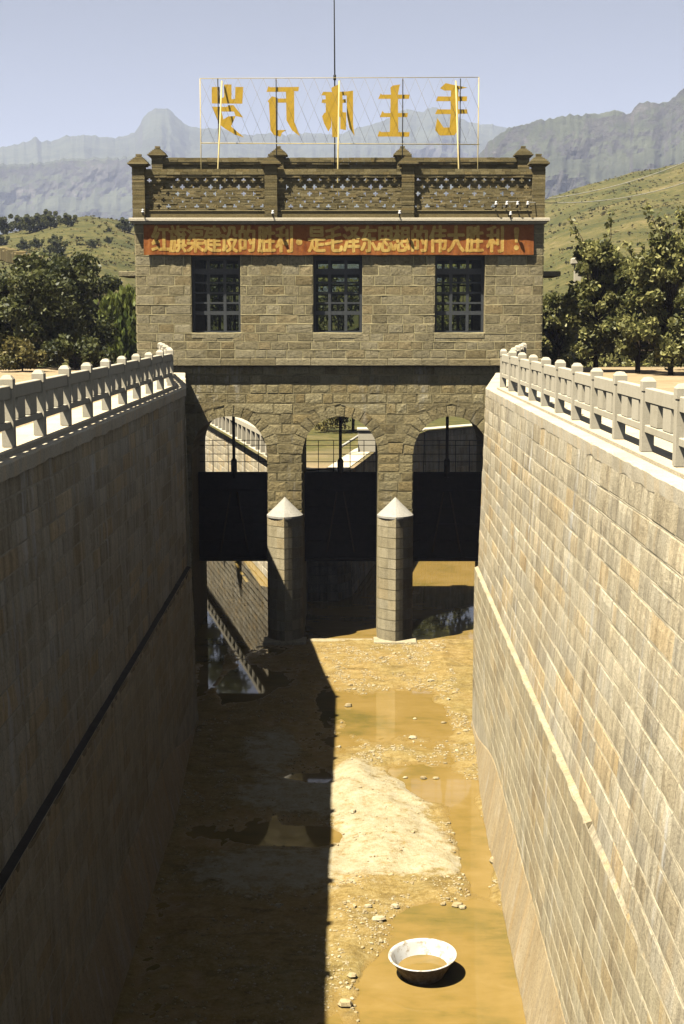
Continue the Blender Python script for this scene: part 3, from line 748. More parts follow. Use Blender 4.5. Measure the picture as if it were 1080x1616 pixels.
# parapets: brick base course, pierced panels of little crosses, tiled rail, piers with stepped caps
PFX = [(219, 0), (428, 0), (645, 0), (850, 0)]
def parapet(y, zb, zl0, zl1, zt, piers, pw, ztop, cap_h, cz=0.053, wide=False):
    for a, b in zip(piers, piers[1:]):
        x0, x1 = a+pw/2, b-pw/2
        m = MB(); m.bbox(x0+.003, x1-.003, y-.11, y+.11, zb, zl0-.03, .012, 0, .5); m.bbox(x0+.003, x1-.003, y-.14, y+.14, zl0-.03, zl0, .008, 0, .7)
        # top rail in overlapping tile courses
        for k in range(3):
            zz = lerp(zl1, zt, k/3); z2 = lerp(zl1, zt, (k+1)/3)
            s = x0+.003
            while s < x1-.003:
                e = min(x1-.003, s+rnd.uniform(.22, .30)); m.box(s+.003, e-.003, y-.17+.025*abs(k-1)+rnd.uniform(-.008, .008), y+.17-.025*abs(k-1), zz+.003, z2+rnd.uniform(-.006, .006), 0, rnd.gauss(.55, .25)); s = e
        m.build('rail', M['brick'], gate)
        m = MB(); n = int(round((x1-x0)/cz)); cw = (x1-x0)/n; nz = int(round((zl1-zl0)/cz)); ch = (zl1-zl0)/nz
        def hole(i, j):
            for r in range(-1, nz//4+2):
                cj = 2 + 4*r
                if wide and cj > nz-6: continue
                sh = 3 if r % 2 else 0
                ci = (i-1-sh) % 6
                if j == cj and ci in (0, 1, 2): return True
                if abs(j-cj) == 1 and (ci == 1 or (wide and ci in (0, 2))): return True
            return False
        for j in range(nz):
            i = 0
            while i < n:
                if hole(i, j) and 0 < i < n-1: i += 1; continue
                k = i
                while k < n and not (hole(k, j) and 0 < k < n-1) and k-i < 5: k += 1
                d = rnd.uniform(-.008, .008)
                m.box(x0+i*cw, x0+k*cw-.002, y-.038+d, y+.038+d, zl0+j*ch+.001, zl0+(j+1)*ch-.001, 0, rnd.gauss(.5, .28)); i = k
        m.build('lattice_panel', M['brick'], gate)
    for x in piers:
        m = MB(); h = pw/2; z = zb
        while z < ztop-.02:
            z2 = min(ztop, z+.085); d = rnd.uniform(-.006, .006)
            m.box(x-h-d, x+h+d, y-.23-d, y+.23+d, z+.004, z2-.004, 0, rnd.gauss(.5, .25)); m.box(x-h+.012, x+h-.012, y-.215, y+.215, z2-.005, z2+.005, 0, .8); z = z2
        pier = m.build('pier', M['brick'], gate)
        m = MB(); w = h+.135
        for ww, za, zc_ in ((w-.06, 0, .05), (w, .05, .10), (w*.86, .10, .155), (w*.70, .155, .21), (w*.53, .21, .262), (w*.36, .262, .312), (w*.20, .312, .34), (w*.26, .34, .40)):
            d = rnd.uniform(-.006, .006); m.box(x-ww-d, x+ww+d, y-ww, y+ww, ztop+cap_h*za/.4, ztop+cap_h*zc_/.4-.002, 0, rnd.gauss(.6, .2))
        ob = m.build('cap', M['brick']); ob.parent = pier
parapet(FY+0.12, 5.115, 5.38, 6.46, 6.74, [P(px, 300, FY).x for px in (219.5, 428, 644, 850)], 0.42, 6.84, 0.40)
zbk = 7.6
parapet(BY-0.10, 5.115, 5.75, 7.36, 7.60, [P(px, 260, BY).x for px in (250, 440, 635, 825)], 0.40, 7.62, 0.40, 0.082, True)
for x in (XL+.13, XR-.13):
    mb = MB(); mb.box(x-.11, x+.11, FY+.40, BY-.40, 5.12, 6.5, 0, .5); mb.build('side_parapet', M['brick'], gate)
# windows
def window(w0, w1, y, name='window'):
    fr = MB(); W = w1-w0; cw = W/3
    t = .035; yd0, yd1 = y-.035, y+.035
    fr.box(w0+.002, w0+.09, yd0, yd1, WZ0+.002, WZ1-.002); fr.box(w1-.09, w1-.002, yd0, yd1, WZ0+.002, WZ1-.002)
    xsA = [(w0+.09, w0+cw-.05), (w0+cw+.05, w0+2*cw-.05), (w0+2*cw+.05, w1-.09)]
    fr.box(w0+cw-.05, w0+cw+.05, yd0, yd1, WZ0+.002, WZ1-.002); fr.box(w0+2*cw-.05, w0+2*cw+.05, yd0, yd1, WZ0+.002, WZ1-.002)
    zz = lambda py: P(540, py, FY+.3).z
    for a, b in xsA:
        for za, zb in ((WZ0+.004, WZ0+.075), (zz(497), zz(491)), (zz(479.6), zz(476.8)), (zz(463.6), zz(460.8)), (zz(447.6), zz(444.8)), (zz(433), zz(424)), (WZ1-.12, WZ1-.004)):
            fr.box(a, b, yd0+.004, yd1-.004, za, zb)
    f = fr.build('window', M['frame'], gate)
    g = MB()
    g.face([(w0+.05, y, WZ0+.05), (w1-.05, y, WZ0+.05), (w1-.05, y, WZ1-.05), (w0+.05, y, WZ1-.05)])
    ob = g.build('pane', M['glass']); ob.parent = f; ob.location = (0, 0, 0)
    for v in ob.data.vertices: pass
    return f
for o in (): pass
for w0, w1 in WX:
    window(w0, w1, FY+0.31); window(w0, w1, BY-0.31)
# cutwaters with cone caps
def cut_xy(s, r=0.60, d=0.70):
    x = r*s; y = -d*(1-abs(s))**0.50 if abs(s) < 1 else 0
    return x, y
for c in (CX-PIT/2, CX+PIT/2):
    mb = MB(); ZT = -4.95
    def cpos(s, z, o, c=c):
        s = max(-1, min(1, s)); x, y = cut_xy(s, .60+o*.6, .70+o)
        return Vector((c+x, FY+y-.03, z))
    rws = jrows(ZF+.12, ZT, .36, .06)
    ss = [-1, -.93, -.8, -.62, -.42, -.2, 0, .2, .42, .62, .8, .93, 1]
    for z0, z1 in zip(rws, rws[1:]):
        toff = rnd.choice((0, 1)); tones = [rnd.gauss(.5, .22) for _ in range(4)]
        for i, (a, b) in enumerate(zip(ss, ss[1:])):
            tn = tones[0] if a < -.42 else tones[1] if a < 0 else tones[2] if a < .42 else tones[3]
            mb.face([cpos(a, z0+.012, .03), cpos(b, z0+.012, .03), cpos(b, z1-.012, .03), cpos(a, z1-.012, .03)], 0, tn)
        for a, b in zip(ss, ss[1:]):
            for za, zb in ((z0-.012, z0+.012),): mb.face([cpos(a, za, .018), cpos(b, za, .018), cpos(b, zb, .03), cpos(a, zb, .03)], 1)
    cw = mb.build('cutwater', [M['cutstone'], M['facademortar']], gate)
    mb = MB()
    rim = [Vector((c+x*1.04, FY+y*1.05-.02, 0)) for x, y in ((.605*s, -.70*(.45*math.sqrt(max(0, 1-s*s))+.55*(1-abs(s))**.5)) for s in ss)]
    tip = Vector((c, FY-.05, ZT+.62)); n = len(rim)
    for i in range(n-1):
        a, b = rim[i], rim[i+1]
        mb.face([a+Vector((0, 0, ZT-.07)), b+Vector((0, 0, ZT-.07)), b+Vector((0, 0, ZT)), a+Vector((0, 0, ZT))], 0, .6)
        am = a.lerp(Vector((c, FY-.05, 0)), .55); bm_ = b.lerp(Vector((c, FY-.05, 0)), .55)
        am.z = bm_.z = ZT+.33
        a2, b2 = a+Vector((0, 0, ZT)), b+Vector((0, 0, ZT))
        mb.face([a2, b2, bm_, am], 0, .6, True); mb.face([am, bm_, tip], 0, .6, True)
    mb.face([p+Vector((0, 0, ZT-.07)) for p in rim][::-1])
    ob = mb.build('cap', M['capstone']); ob.parent = cw; ob.location = Vector((0, 0, 0))
    mb = MB(); mb.bbox(c-.74, c+.74, FY-.85, FY-.01, ZF-.1, ZF+.13, .02, 0, .8)
    mb.build('plinth', M['cutstone'], gate)
for xa, xb, yo, zt in ((CX-PIT/2+.76, CX+PIT/2-.76, .42, .07),):
    mb = MB(); mb.bbox(xa, xb, FY-yo, FY-.03, ZF-.1, ZF+zt, .02); mb.build('sill_slab', M['cutstone'], gate)
# door canopies on the two ends
for sgn, x in ((-1, XL-.03), (1, XR+.03)):
    xo = x+sgn*.75
    mb = MB(); mb.bbox(min(x, xo), max(x, xo), FY+1.2, FY+3.4, 3.22, 3.40, .02, 0, .6); mb.build('door_canopy', M['facade'], gate)

# ---- sluice gates
def sluice(c, first=None):
    g = thing('sluice_gate', SL[c], 'sluice gate', (c, FY+2.0, -6.92), 'sluice gates under the three arches')
    y = FY+2.0; z0, z1 = -6.92, -3.69
    m = MB(); m.box(c-RI+.01, c+RI-.01, y, y+.09, z0, z1)
    for k in range(6):
        z = lerp(z0, z1-.16, k/5); m.box(c-RI+.015, c+RI-.015, y-.10, y-.003, z, z+.13)
    for x in (c-.62, c+.62): m.box(x-.06, x+.06, y-.12, y-.103, z0+.02, z1-.02)
    m.build('leaf', M['tar'], g)
    m = MB(); m.tube([(c, y-.05, z1-.2), (c, y-.05, ZS+RI+.1)], .055, 10); m.tube([(c, y-.05, z1), (c, y-.05, z1+.42)], .11, 10); m.tube([(c, y-.05, z1+.42), (c, y-.05, z1+.50)], [.11, .06], 10)
    m.build('lifting_screw', M['iron'], g)
    m = MB()
    for z in (z1+.32, z1+.60, z1+.92, z1+1.10): m.tube([(c-RI+.02, y+.5, z), (c+RI-.02, y+.5, z)], .013, 6)
    for x in (c-.8, c-.25, c+.35, c+.85): m.tube([(x, y+.5, z1-.1), (x, y+.5, z1+1.1)], .013, 6)
    m.build('guard_rail', M['iron'], g)
    m = MB()
    for s in (-1, 1): m.tube([(c+s*.12, y-.2, z1-.7), (c+s*.5, y-.2, z0+.35)], .035, 6)
    m.build('strut', M['timber'], g)
SL = {centers[0]: 'black iron sluice gate under the arch nearest the shaded wall', centers[1]: 'black iron sluice gate under the middle arch between the two cutwaters', centers[2]: 'black iron sluice gate under the arch nearest the sunlit wall'}
for c in centers: sluice(c)

# ---- slogan banner below the cornice
BX0, BX1 = P(228, 378, FY).x, P(842, 378, FY).x
BZ0, BZ1 = 3.90, 4.90
def fold(x, z):
    k = (BZ1-z)/(BZ1-BZ0)
    return FY-0.115 - k*(0.030*(1+noise.noise((x*1.7, 0, 0))) + 0.022*noise.noise((x*5.5, z*.8, 2)) + 0.01*noise.noise((x*14, z*2, 4))) - .012*noise.noise((x*6, z, 7))
ban = thing('banner', 'long red cloth banner with yellow Chinese slogan under the cornice', 'banner', ((BX0+BX1)/2, FY-.11, BZ1))
mb = MB(); nx, nz2 = 520, 14; ids = {}
for j in range(nz2+1):
    for i in range(nx+1):
        x, z = lerp(BX0, BX1, i/nx), lerp(BZ0, BZ1, j/nz2)
        if j == 0: z += .02*noise.noise((x*1.5, 3, 0))
        ids[i, j] = mb.vert((x, fold(x, z), z))
for j in range(nz2):
    for i in range(nx): mb.iface((ids[i, j], ids[i+1, j], ids[i+1, j+1], ids[i, j+1]), 0, .5, True)
ob = mb.build('cloth', M['redcloth'], ban)
def glyph(body, cx, cz, w, h, bold=0.02):
    cu = bpy.data.curves.new('glyph', 'FONT'); cu.body = body; cu.size = 1.0; cu.align_x = 'CENTER'; cu.offset = bold; cu.resolution_u = 3
    to = bpy.data.objects.new('glyph', cu); COL.objects.link(to)
    bpy.context.view_layer.update()
    me = bpy.data.meshes.new_from_object(to.evaluated_get(bpy.context.evaluated_depsgraph_get()))
    bm = bmesh.new(); bm.from_mesh(me)
    COL.objects.unlink(to); bpy.data.objects.remove(to); bpy.data.curves.remove(cu); bpy.data.meshes.remove(me)
    for v in bm.verts: v.co = (cx + v.co.x*w, v.co.y*h + cz - 0.38*h, 0)
    return bm
mb = MB()
xs_t = [254, 281, 309, 335.5, 362, 390, 421, 449.6, 472.5, 500, 527, 555, 582, 608.5, 634, 662, 691.5, 719.6, 749, 782, 815]
zc = P(540, 377.5, FY).z
for ch, px in zip('红旗渠建设的胜利·是毛泽东思想的伟大胜利！', xs_t):
    x = P(px, 377, FY-.1).x
    if ch == '·':
        bm = bmesh.new(); bmesh.ops.create_circle(bm, cap_ends=True, segments=14, radius=.11)
        for v in bm.verts: v.co = (x+v.co.x, zc-.1+v.co.y, 0)
    elif ch == '！': 
        bm = bmesh.new()
        vs = [bm.verts.new((x+a, zc+b, 0)) for a, b in ((-.045, -.12), (.045, -.12), (.09, .30), (.06, .38), (-.06, .38), (-.09, .30))]; bm.faces.new(vs)
        r = bmesh.ops.create_circle(bm, cap_ends=True, segments=12, radius=.085, matrix=Matrix.Translation((x, zc-.29, 0)))
    else:
        bm = glyph(ch, x, zc, 0.61, 0.95, 0.0)
        src = bm.copy()
        for dx, dz in ((-.03, .006), (.03, -.006), (.012, .018), (-.012, -.018)):
            me_ = bpy.data.meshes.new('t'); src.to_mesh(me_)
            for v in me_.vertices: v.co.x += dx; v.co.y += dz; v.co.z += .001*(1+abs(dz)*50+(dx > 0))
            bm.from_mesh(me_); bpy.data.meshes.remove(me_)
        src.free()
    xa = min(v.co.x for v in bm.verts); xb = max(v.co.x for v in bm.verts)
    k = xa + .04
    while k < xb:
        bmesh.ops.bisect_plane(bm, geom=bm.verts[:]+bm.edges[:]+bm.faces[:], plane_co=(k, 0, 0), plane_no=(1, 0, 0)); k += .04
    for kz in range(-4, 5):
        bmesh.ops.bisect_plane(bm, geom=bm.verts[:]+bm.edges[:]+bm.faces[:], plane_co=(0, zc+kz*.1, 0), plane_no=(0, 1, 0))
    for f in bm.faces:
        pts = [(v.co.x, fold(v.co.x, v.co.y)-.006-v.co.z, v.co.y) for v in f.verts]
        mb.face(pts, 0, .5, True)
    bm.free()
mb.build('lettering', M['yellowcloth'], ban)

# ---- roof sign, seen from behind
SYY = 52.0
sign = thing('roof_sign', 'yellow cut-out Chinese characters on a wire frame above the roof, seen from behind', 'sign', (CX, SYY, 5.12))
mb = MB(); tp = lambda px, py, Y=SYY: P(px, py, Y)
c1, c2, c3, c4 = tp(316, 124), tp(756, 122), tp(757, 228), tp(317, 226)
mb.tube([c1, c2], .013, 6); mb.tube([c4, c3], .018, 6)
mb.tube([c1, Vector((c1.x, SYY, 5.12))], .016, 6); mb.tube([c2, Vector((c2.x, SYY, 5.12))], .018, 6)
mb.build('frame', M['yellowpipe'], sign)
for px in (345, 437, 637, 728):
    m = MB(); a = tp(px-1, 124); m.tube([a, (a.x, SYY+.03, 5.12)], .018, 6); m.build('back_post', M['iron'], sign)
for pa, pb in ((344.5, 350.5), (533.5, 535.5), (724, 719.5)):
    m = MB(); q = P(pa, 262, 50.7); q2 = P(pb, 128, SYY-.04)
    d = (q2-q); base = q - d*((q.z-5.12)/d.z); m.tube([base, q2], .028, 10); m.build('support_pole', M['yellowpipe'], sign)
mb = MB(); n = 22
for k in range(-5, n+5):
    for sl in (1, -1):
        x0 = lerp(c1.x, c2.x, k/n); x1 = x0 + sl*.95; z0, z1 = c1.z-.01, c4.z
        t0, t1 = 0.0, 1.0
        for lim, s_ in ((c1.x, 1), (c2.x, -1)):
            f0, f1 = (x0-lim)*s_, (x1-lim)*s_
            if f0 < 0 and f1 < 0: t1 = -1; break
            if f0 < 0: t0 = max(t0, f0/(f0-f1))
            if f1 < 0: t1 = min(t1, f0/(f0-f1))
        if t1 - t0 < .02: continue
        mb.tube([(lerp(x0, x1, t0), SYY-.03, lerp(z0, z1, t0)), (lerp(x0, x1, t1), SYY-.03, lerp(z0, z1, t1))], .0042 if sl > 0 else .0022, 4)
mb.build('bracing_wire', M['wirebrown'], sign)
ZA = lambda X, Y: (320+X/6.75, 115+Y/6.75)
ZB = lambda X, Y: (480+X/6.0, 115+Y/6.0)
ZC = lambda X, Y: (640+X/7.714, 110+Y/7.714)
chars = [
 (ZA, [[(108, 160), (186, 160), (190, 283), (232, 262), (230, 135), (305, 135), (305, 285), (340, 280), (343, 160), (423, 160), (412, 330), (108, 328)],
       [(113, 360), (262, 362), (272, 345), (325, 345), (422, 470), (345, 455), (330, 410), (205, 410), (225, 490), (190, 546), (150, 460)],
       [(225, 488), (275, 458), (345, 455), (300, 560), (430, 672), (340, 645), (250, 590), (191, 546)]]),
 (ZA, [[(690, 210), (712, 150), (725, 163), (1015, 160), (1008, 203), (966, 203), (968, 520), (1022, 660), (945, 600), (890, 500), (886, 320), (803, 320), (803, 278), (886, 278), (884, 210)],
       [(700, 305), (745, 255), (801, 270), (801, 598), (890, 597), (845, 625), (830, 665), (765, 650), (730, 600), (715, 322)]]),
 (ZB, [[(262, 150), (325, 120), (330, 186), (395, 183), (455, 176), (455, 480), (468, 585), (420, 510), (400, 400), (397, 219), (362, 219), (362, 255), (392, 252), (392, 285), (362, 287), (362, 370), (395, 372),
        (392, 532), (341, 522), (341, 412), (324, 412), (320, 595), (270, 595), (264, 412), (262, 500), (235, 545), (197, 470), (180, 408), (200, 376), (212, 374), (214, 290), (175, 285), (182, 256), (212, 254), (210, 219), (172, 217), (190, 186), (268, 188)]]),
 (ZB, [[(820, 150), (840, 130), (905, 120), (888, 200), (888, 212), (990, 212), (985, 250), (888, 250), (888, 378), (975, 378), (970, 415), (888, 415), (890, 550), (990, 550), (985, 592), (705, 590), (722, 540), (740, 550), (815, 548),
        (818, 415), (725, 415), (750, 358), (765, 378), (820, 378), (822, 250), (712, 250), (735, 200), (745, 212), (826, 212)]]),
 (ZC, [[(432, 235), (495, 175), (600, 200), (745, 228), (640, 250), (640, 330), (740, 330), (735, 385), (638, 385), (637, 480), (740, 480), (745, 530), (636, 533), (635, 720), (600, 780), (430, 785), (375, 720), (400, 580), (470, 690), (540, 690),
        (552, 535), (375, 535), (400, 480), (552, 482), (553, 385), (385, 385), (405, 330), (554, 332), (556, 262), (480, 262)]])]
from mathutils.geometry import tessellate_polygon
for zf_, polys in chars:
    m = MB(); aq = [tp(*zf_(*q)) for pl in polys for q in pl]; cc = sum(aq, Vector())/len(aq)
    for pl in polys:
        pts = [tp(*zf_(*q)) for q in pl]; pts = [Vector((cc.x+(p.x-cc.x)*1.07, p.y, cc.z+(p.z-cc.z)*1.05)) for p in pts]; y0, y1 = SYY+.03, SYY+.05
        tris = tessellate_polygon([[Vector((p.x, p.z, 0)) for p in pts]])
        for t in tris:
            m.face([(pts[i].x, y0, pts[i].z) for i in t]); m.face([(pts[i].x, y1, pts[i].z) for i in t][::-1])
        for i in range(len(pts)):
            a, b = pts[i], pts[(i+1) % len(pts)]; m.face([(a.x, y0, a.z), (b.x, y0, b.z), (b.x, y1, b.z), (a.x, y1, a.z)])
    m.build('character', M['yellowpaint'], sign)
# mast
q = P(528.5, 122, SYY); mast = thing('mast', 'thin dark mast rising from the roof behind the middle of the sign', 'mast', (q.x, SYY+.12, 5.12))
mb = MB(); mb.tube([(q.x, SYY+.12, 5.12), (q.x, SYY+.12, q.z), (q.x-.03, SYY+.12, 14.5)], [.03, .025, .018], 8); mb.tube([(q.x, SYY+.12, q.z-.08), (q.x, SYY+.12, q.z+.1)], .05, 8)
mb.build('rod', M['iron'], mast)

# ---- small brackets with insulators on the parapet foot and their lines
def bracket(px, py, label, arm=0.45):
    p = P(px, py, FY-arm)
    t = thing('insulator_bracket', label, 'bracket', (p.x, FY-.2, p.z), 'insulator brackets on the parapet')
    m = MB(); m.tube([(p.x, FY+.05, p.z), (p.x, FY-arm, p.z-.02), (p.x, FY-arm-.02, p.z+.06)], .025, 6); m.build('arm', M['iron'], t)
    m = MB(); m.lathe([(.001, .17), (.03, .165), (.045, .13), (.03, .11), (.055, .08), (.06, .055), (.03, .05), (.001, .05)], (p.x, FY-arm-.02, p.z), 10); m.build('insulator', M['porcelain'], t)
    return Vector((p.x, FY-arm-.02, p.z+.14))
bracket(226, 338, 'small bracket with white insulator nearest the left end of the parapet')
bracket(431, 340, 'small bracket with white insulator under the second parapet pier')
bracket(631, 340, 'small bracket with white insulator under the third parapet pier')
bracket(806, 342, 'low bracket with white insulator beneath the four others')
starts = [bracket(px, 326, l, .40) for px, l in ((783, 'first from the left of four white insulators set close together'), (800, 'second from the left of four white insulators set close together'),
                                              (817, 'third from the left of four white insulators set close together'), (833, 'rightmost of four white insulators, beside the end pier'))]
for s_, (ex, ey), lb in zip((starts[1], starts[3]), ((1180, 205), (1180, 245)), ('upper of two thin pale wires running from the parapet to the right', 'lower of two thin pale wires running from the parapet to the right')):
    e = P(ex, ey, 60); m = MB(); pts = []
    for k in range(25):
        t = k/24; p = s_.lerp(e, t); p.z -= 1.1*4*t*(1-t)*.55; pts.append(p)
    m.tube(pts, .014, 5); tag(m.build('power_line', M['wire']), lb, 'wire', 'power lines')

# ================================================================== GROUND, DOWNSTREAM, HILLS
def crest(pts, px):
    if px <= pts[0][0]: return pts[0][1]
    for (a, ya), (b, yb) in zip(pts, pts[1:]):
        if px <= b: return lerp(ya, yb, (px-a)/(b-a))
    return pts[-1][1]
HL = [(-500, 425), (-200, 395), (0, 367), (40, 361), (100, 345), (150, 341), (180, 343), (200, 349), (230, 357), (300, 385), (400, 430), (520, 465), (650, 470), (740, 420), (800, 362), (862, 318), (900, 301), (950, 285), (990, 272), (1030, 266), (1080, 252), (1200, 225), (1500, 190)]
DROP = -4.2
def ground_z(x, y):
    z = -0.08 + 0.03*noise.noise((x*.3, y*.3, 0))
    if y > 55:
        low = sstep(54.5, 60, y); wide = 1 - sstep(9+y*.02, 24+y*.06, abs(x))
        z += low*wide*(DROP+0.08)
    if y > 70:
        px = 550 + F*x/(y*.99)                                       # bearing of this point
        yc = 270 + (px-150)*.05 if px < 500 else 330
        zc_ = P(0, crest(HL, px), yc).z
        t = min(1, max(0, (y-85)/(yc-85)))
        if y <= yc: k = t**1.25
        else: k = 1 - .55*sstep(yc, yc+350, y)
        z = lerp(z, zc_, k)
        z += (0.9*noise.fractal((x*.02, y*.02, 1), .8, 2, 5) + .35*noise.fractal((x*.12, y*.12, 3), .8, 2, 4))*sstep(80, 160, y)
    return z
def edge_l(y):
    if y <= Y1: return -(4.42 + 1.10)
    if y <= 48.75: return -lerp(5.52, 6.8, (y-Y1)/(48.75-Y1))
    if y <= 54: return -6.85
    return -lerp(6.6, 15.5, (y-54)/41)
def edge_r(y):
    if y <= Y1: return 3.70+1.10
    if y <= 48.75: return lerp(4.80, 6.2, (y-Y1)/(48.75-Y1))
    if y <= 54: return 6.25
    return lerp(6.0, 17, (y-54)/41)
rowsY = [-8, -2, 2, 6, 10, 14, 18, 22, 26, 30, 34, 38.2, 41, 44, 47, 48.75, 51, 53.5, 54, 55, 56, 57, 58, 59, 60, 62, 65, 68, 72, 76, 80, 85, 90, 95]
y = 97
while y < 2600: rowsY.append(y); y *= 1.022 if y < 460 else 1.06
mb = MB(); prev = None; NC = 90
for y in rowsY:
    el, er = (edge_l(y), edge_r(y)) if y <= 95 else (-0.001, 0.001)
    W = 60 + y*.55
    row = []
    for k in range(NC, -1, -1):
        t = (k/NC)**(1.5 if y < 100 else 1.0); x = lerp(el, -W, t); row.append(mb.vert((x, y, ground_z(x, y))))
    row2 = []
    for k in range(NC+1):
        t = (k/NC)**(1.5 if y < 100 else 1.0); x = lerp(er, W, t); row2.append(mb.vert((x, y, ground_z(x, y))))
    if prev:
        for a, b in zip((prev[0], prev[1]), (row, row2)):
            for k in range(NC): mb.iface((a[k], a[k+1], b[k+1], b[k]), 0, .5, True)
    prev = (row, row2)
tag(mb.build('ground', M['ground']), kind='structure')

# downstream: bank walls, divider island between the two branches
def low_wall(pts, label, ztop, railing=False, inward=1):
    root = thing('retaining_wall', label, 'retaining wall', (*pts[0], ZF))
    m = MB()
    for (xa, ya), (xb, yb) in zip(pts, pts[1:]):
        A, B = Vector((xa, ya, 0)), Vector((xb, yb, 0)); d = B-A; L = d.length; d.normalize(); nn = Vector((d.y, -d.x, 0))*inward
        pos = lambda s, z, o: A + d*s + nn*(o-(z-ZF)*.05) + Vector((0, 0, z))
        lay(m, pos, jrows(ZF, ztop-.15, .34, .1), lambda a, b: [(0, 0, L, L)], .5, 1.0, .03, (.01, .03), .012)
        m.face([pos(0, ZF-.3, 0), pos(L, ZF-.3, 0), pos(L, ztop-.15, 0), pos(0, ztop-.15, 0)], 1)
        c = [pos(0, ztop, .08), pos(L, ztop, .08), pos(L, ztop, -.8), pos(0, ztop, -.8)]
        lo = [p-Vector((0, 0, .15)) for p in c]
        m.face(c, 2, .7)
        for k in range(4): m.face([lo[k], lo[(k+1) % 4], c[(k+1) % 4], c[k]], 2, .7)
    m.build('masonry', [M['wallstone'], M['wallmortar'], M['coping']], root)
    return root
def pxz(px, py, z): p = G(px, py, z); return (p.x, p.y)
isl_l = [pxz(318, 664, DROP), pxz(360, 688, DROP), pxz(420, 724, DROP)]
tip = [(-3.0, 57.2), (-1.6, 55.6), (-0.4, 55.8)]
isl_r = [(0.15, 56.8), pxz(596, 709, DROP), pxz(676, 678, DROP), pxz(758, 671, DROP), (20, 92)]
left_far = (isl_l[0][0]-2.6, 95.0)
low_wall([left_far] + isl_l + tip + isl_r, 'pale stone wall around the divider island beyond the gate', DROP, inward=1)
low_wall([(-5.6, 53.6), (-8.5, 70), (-15, 96)], 'shaded stone bank wall beyond the arch nearest the left', DROP, inward=1)
low_wall([(5.0, 53.6), (8.0, 66), (17, 96)], 'stone bank wall beyond the arch nearest the right', DROP, inward=-1)
outline = [left_far] + isl_l + tip + isl_r + [(20, 96), (left_far[0], 96)]
m = MB(); pts = [Vector((x, y, 0)) for x, y in outline]
for t in tessellate_polygon([pts]): m.face([(outline[i][0], outline[i][1], DROP-.03) for i in t])
tag(m.build('island_ground', M['ground']), kind='structure')
m = MB()                                                            # earth faces where the banks step down behind the house
m.face([(-60, 54.2, -.2), (-5.6, 54.2, -.2), (-5.6, 54.2, ZF), (-60, 54.2, ZF)]); m.face([(5.0, 54.2, -.2), (60, 54.2, -.2), (60, 54.2, ZF), (5.0, 54.2, ZF)])
m.face([(-40, 96, DROP-.1), (40, 96, DROP-.1), (40, 96, ZF-.2), (-40, 96, ZF-.2)])
tag(m.build('earth_bank', M['ground']), kind='structure')
# island balustrade along its left edge: square-topped rail on short posts
def low_rail(pts, label, n):
    root = thing('balustrade', label, 'balustrade', (*pts[0], DROP)); 
    L = [Vector((x, y, DROP)) for x, y in pts]
    seg = [(b-a).length for a, b in zip(L, L[1:])]; tot = sum(seg)
    def at(s):
        for (a, b), l in zip(zip(L, L[1:]), seg):
            if s <= l: return a.lerp(b, s/l)
            s -= l
        return L[-1].copy()
    ps = [at(tot*i/n*.9999) for i in range(n+1)]; post0 = None
    for p in ps:
        if post0 is None:
            m = MB(); m.bbox(-.14, .14, -.14, .14, 0, .78, .015); post0 = m.build('post', M['concrete']); post0.parent = root; o = post0
        else: o = post0.copy(); COL.objects.link(o)
        o.location = p-root.location; o.rotation_euler = (0, 0, .22)
    m = MB()
    for a, b in zip(ps, ps[1:]):
        d = (b-a).normalized(); nn = Vector((-d.y, d.x, 0))*.14
        for z0, z1 in ((.782, 1.0),):
            q = [a-nn, b-nn, b+nn, a+nn]
            for k in range(4): m.face([q[k]+Vector((0, 0, z0)), q[(k+1) % 4]+Vector((0, 0, z0)), q[(k+1) % 4]+Vector((0, 0, z1)), q[k]+Vector((0, 0, z1))])
            m.face([x+Vector((0, 0, z1)) for x in q]); m.face([x+Vector((0, 0, z0)) for x in q][::-1])
    m.build('rail', M['concrete'], root)
    return root
ipts = [(x+.35, y+.1) for x, y in [left_far] + isl_l]
low_rail(ipts, 'pale concrete railing on the divider island, seen through the left arch', 24)
low_rail([(-6.0, 54.5), (-8.9, 70), (-15.4, 95)], 'pale concrete railing on the far left bank beyond the gate', 24)
q = G(581, 712, DROP); bl = thing('concrete_block', 'white concrete block on the island, seen through the middle arch', 'block', (q.x, q.y, DROP))
m = MB(); m.bbox(q.x-.45, q.x+.45, q.y-.3, q.y+.5, DROP-.03, DROP+.95, .03, 0, .9); m.bbox(q.x-.5, q.x+.5, q.y-.35, q.y+.55, DROP+.952, DROP+1.05, .02, 0, .9); m.build('body', M['concrete'], bl)
a, b = P(537, 706, q.y-1.5), P(577, 681, q.y+.5)
m = MB(); m.tube([a, b], .06, 8); tag(m.build('leaning_pipe', M['wire']), 'grey pipe leaning up to the white block on the island', 'pipe')

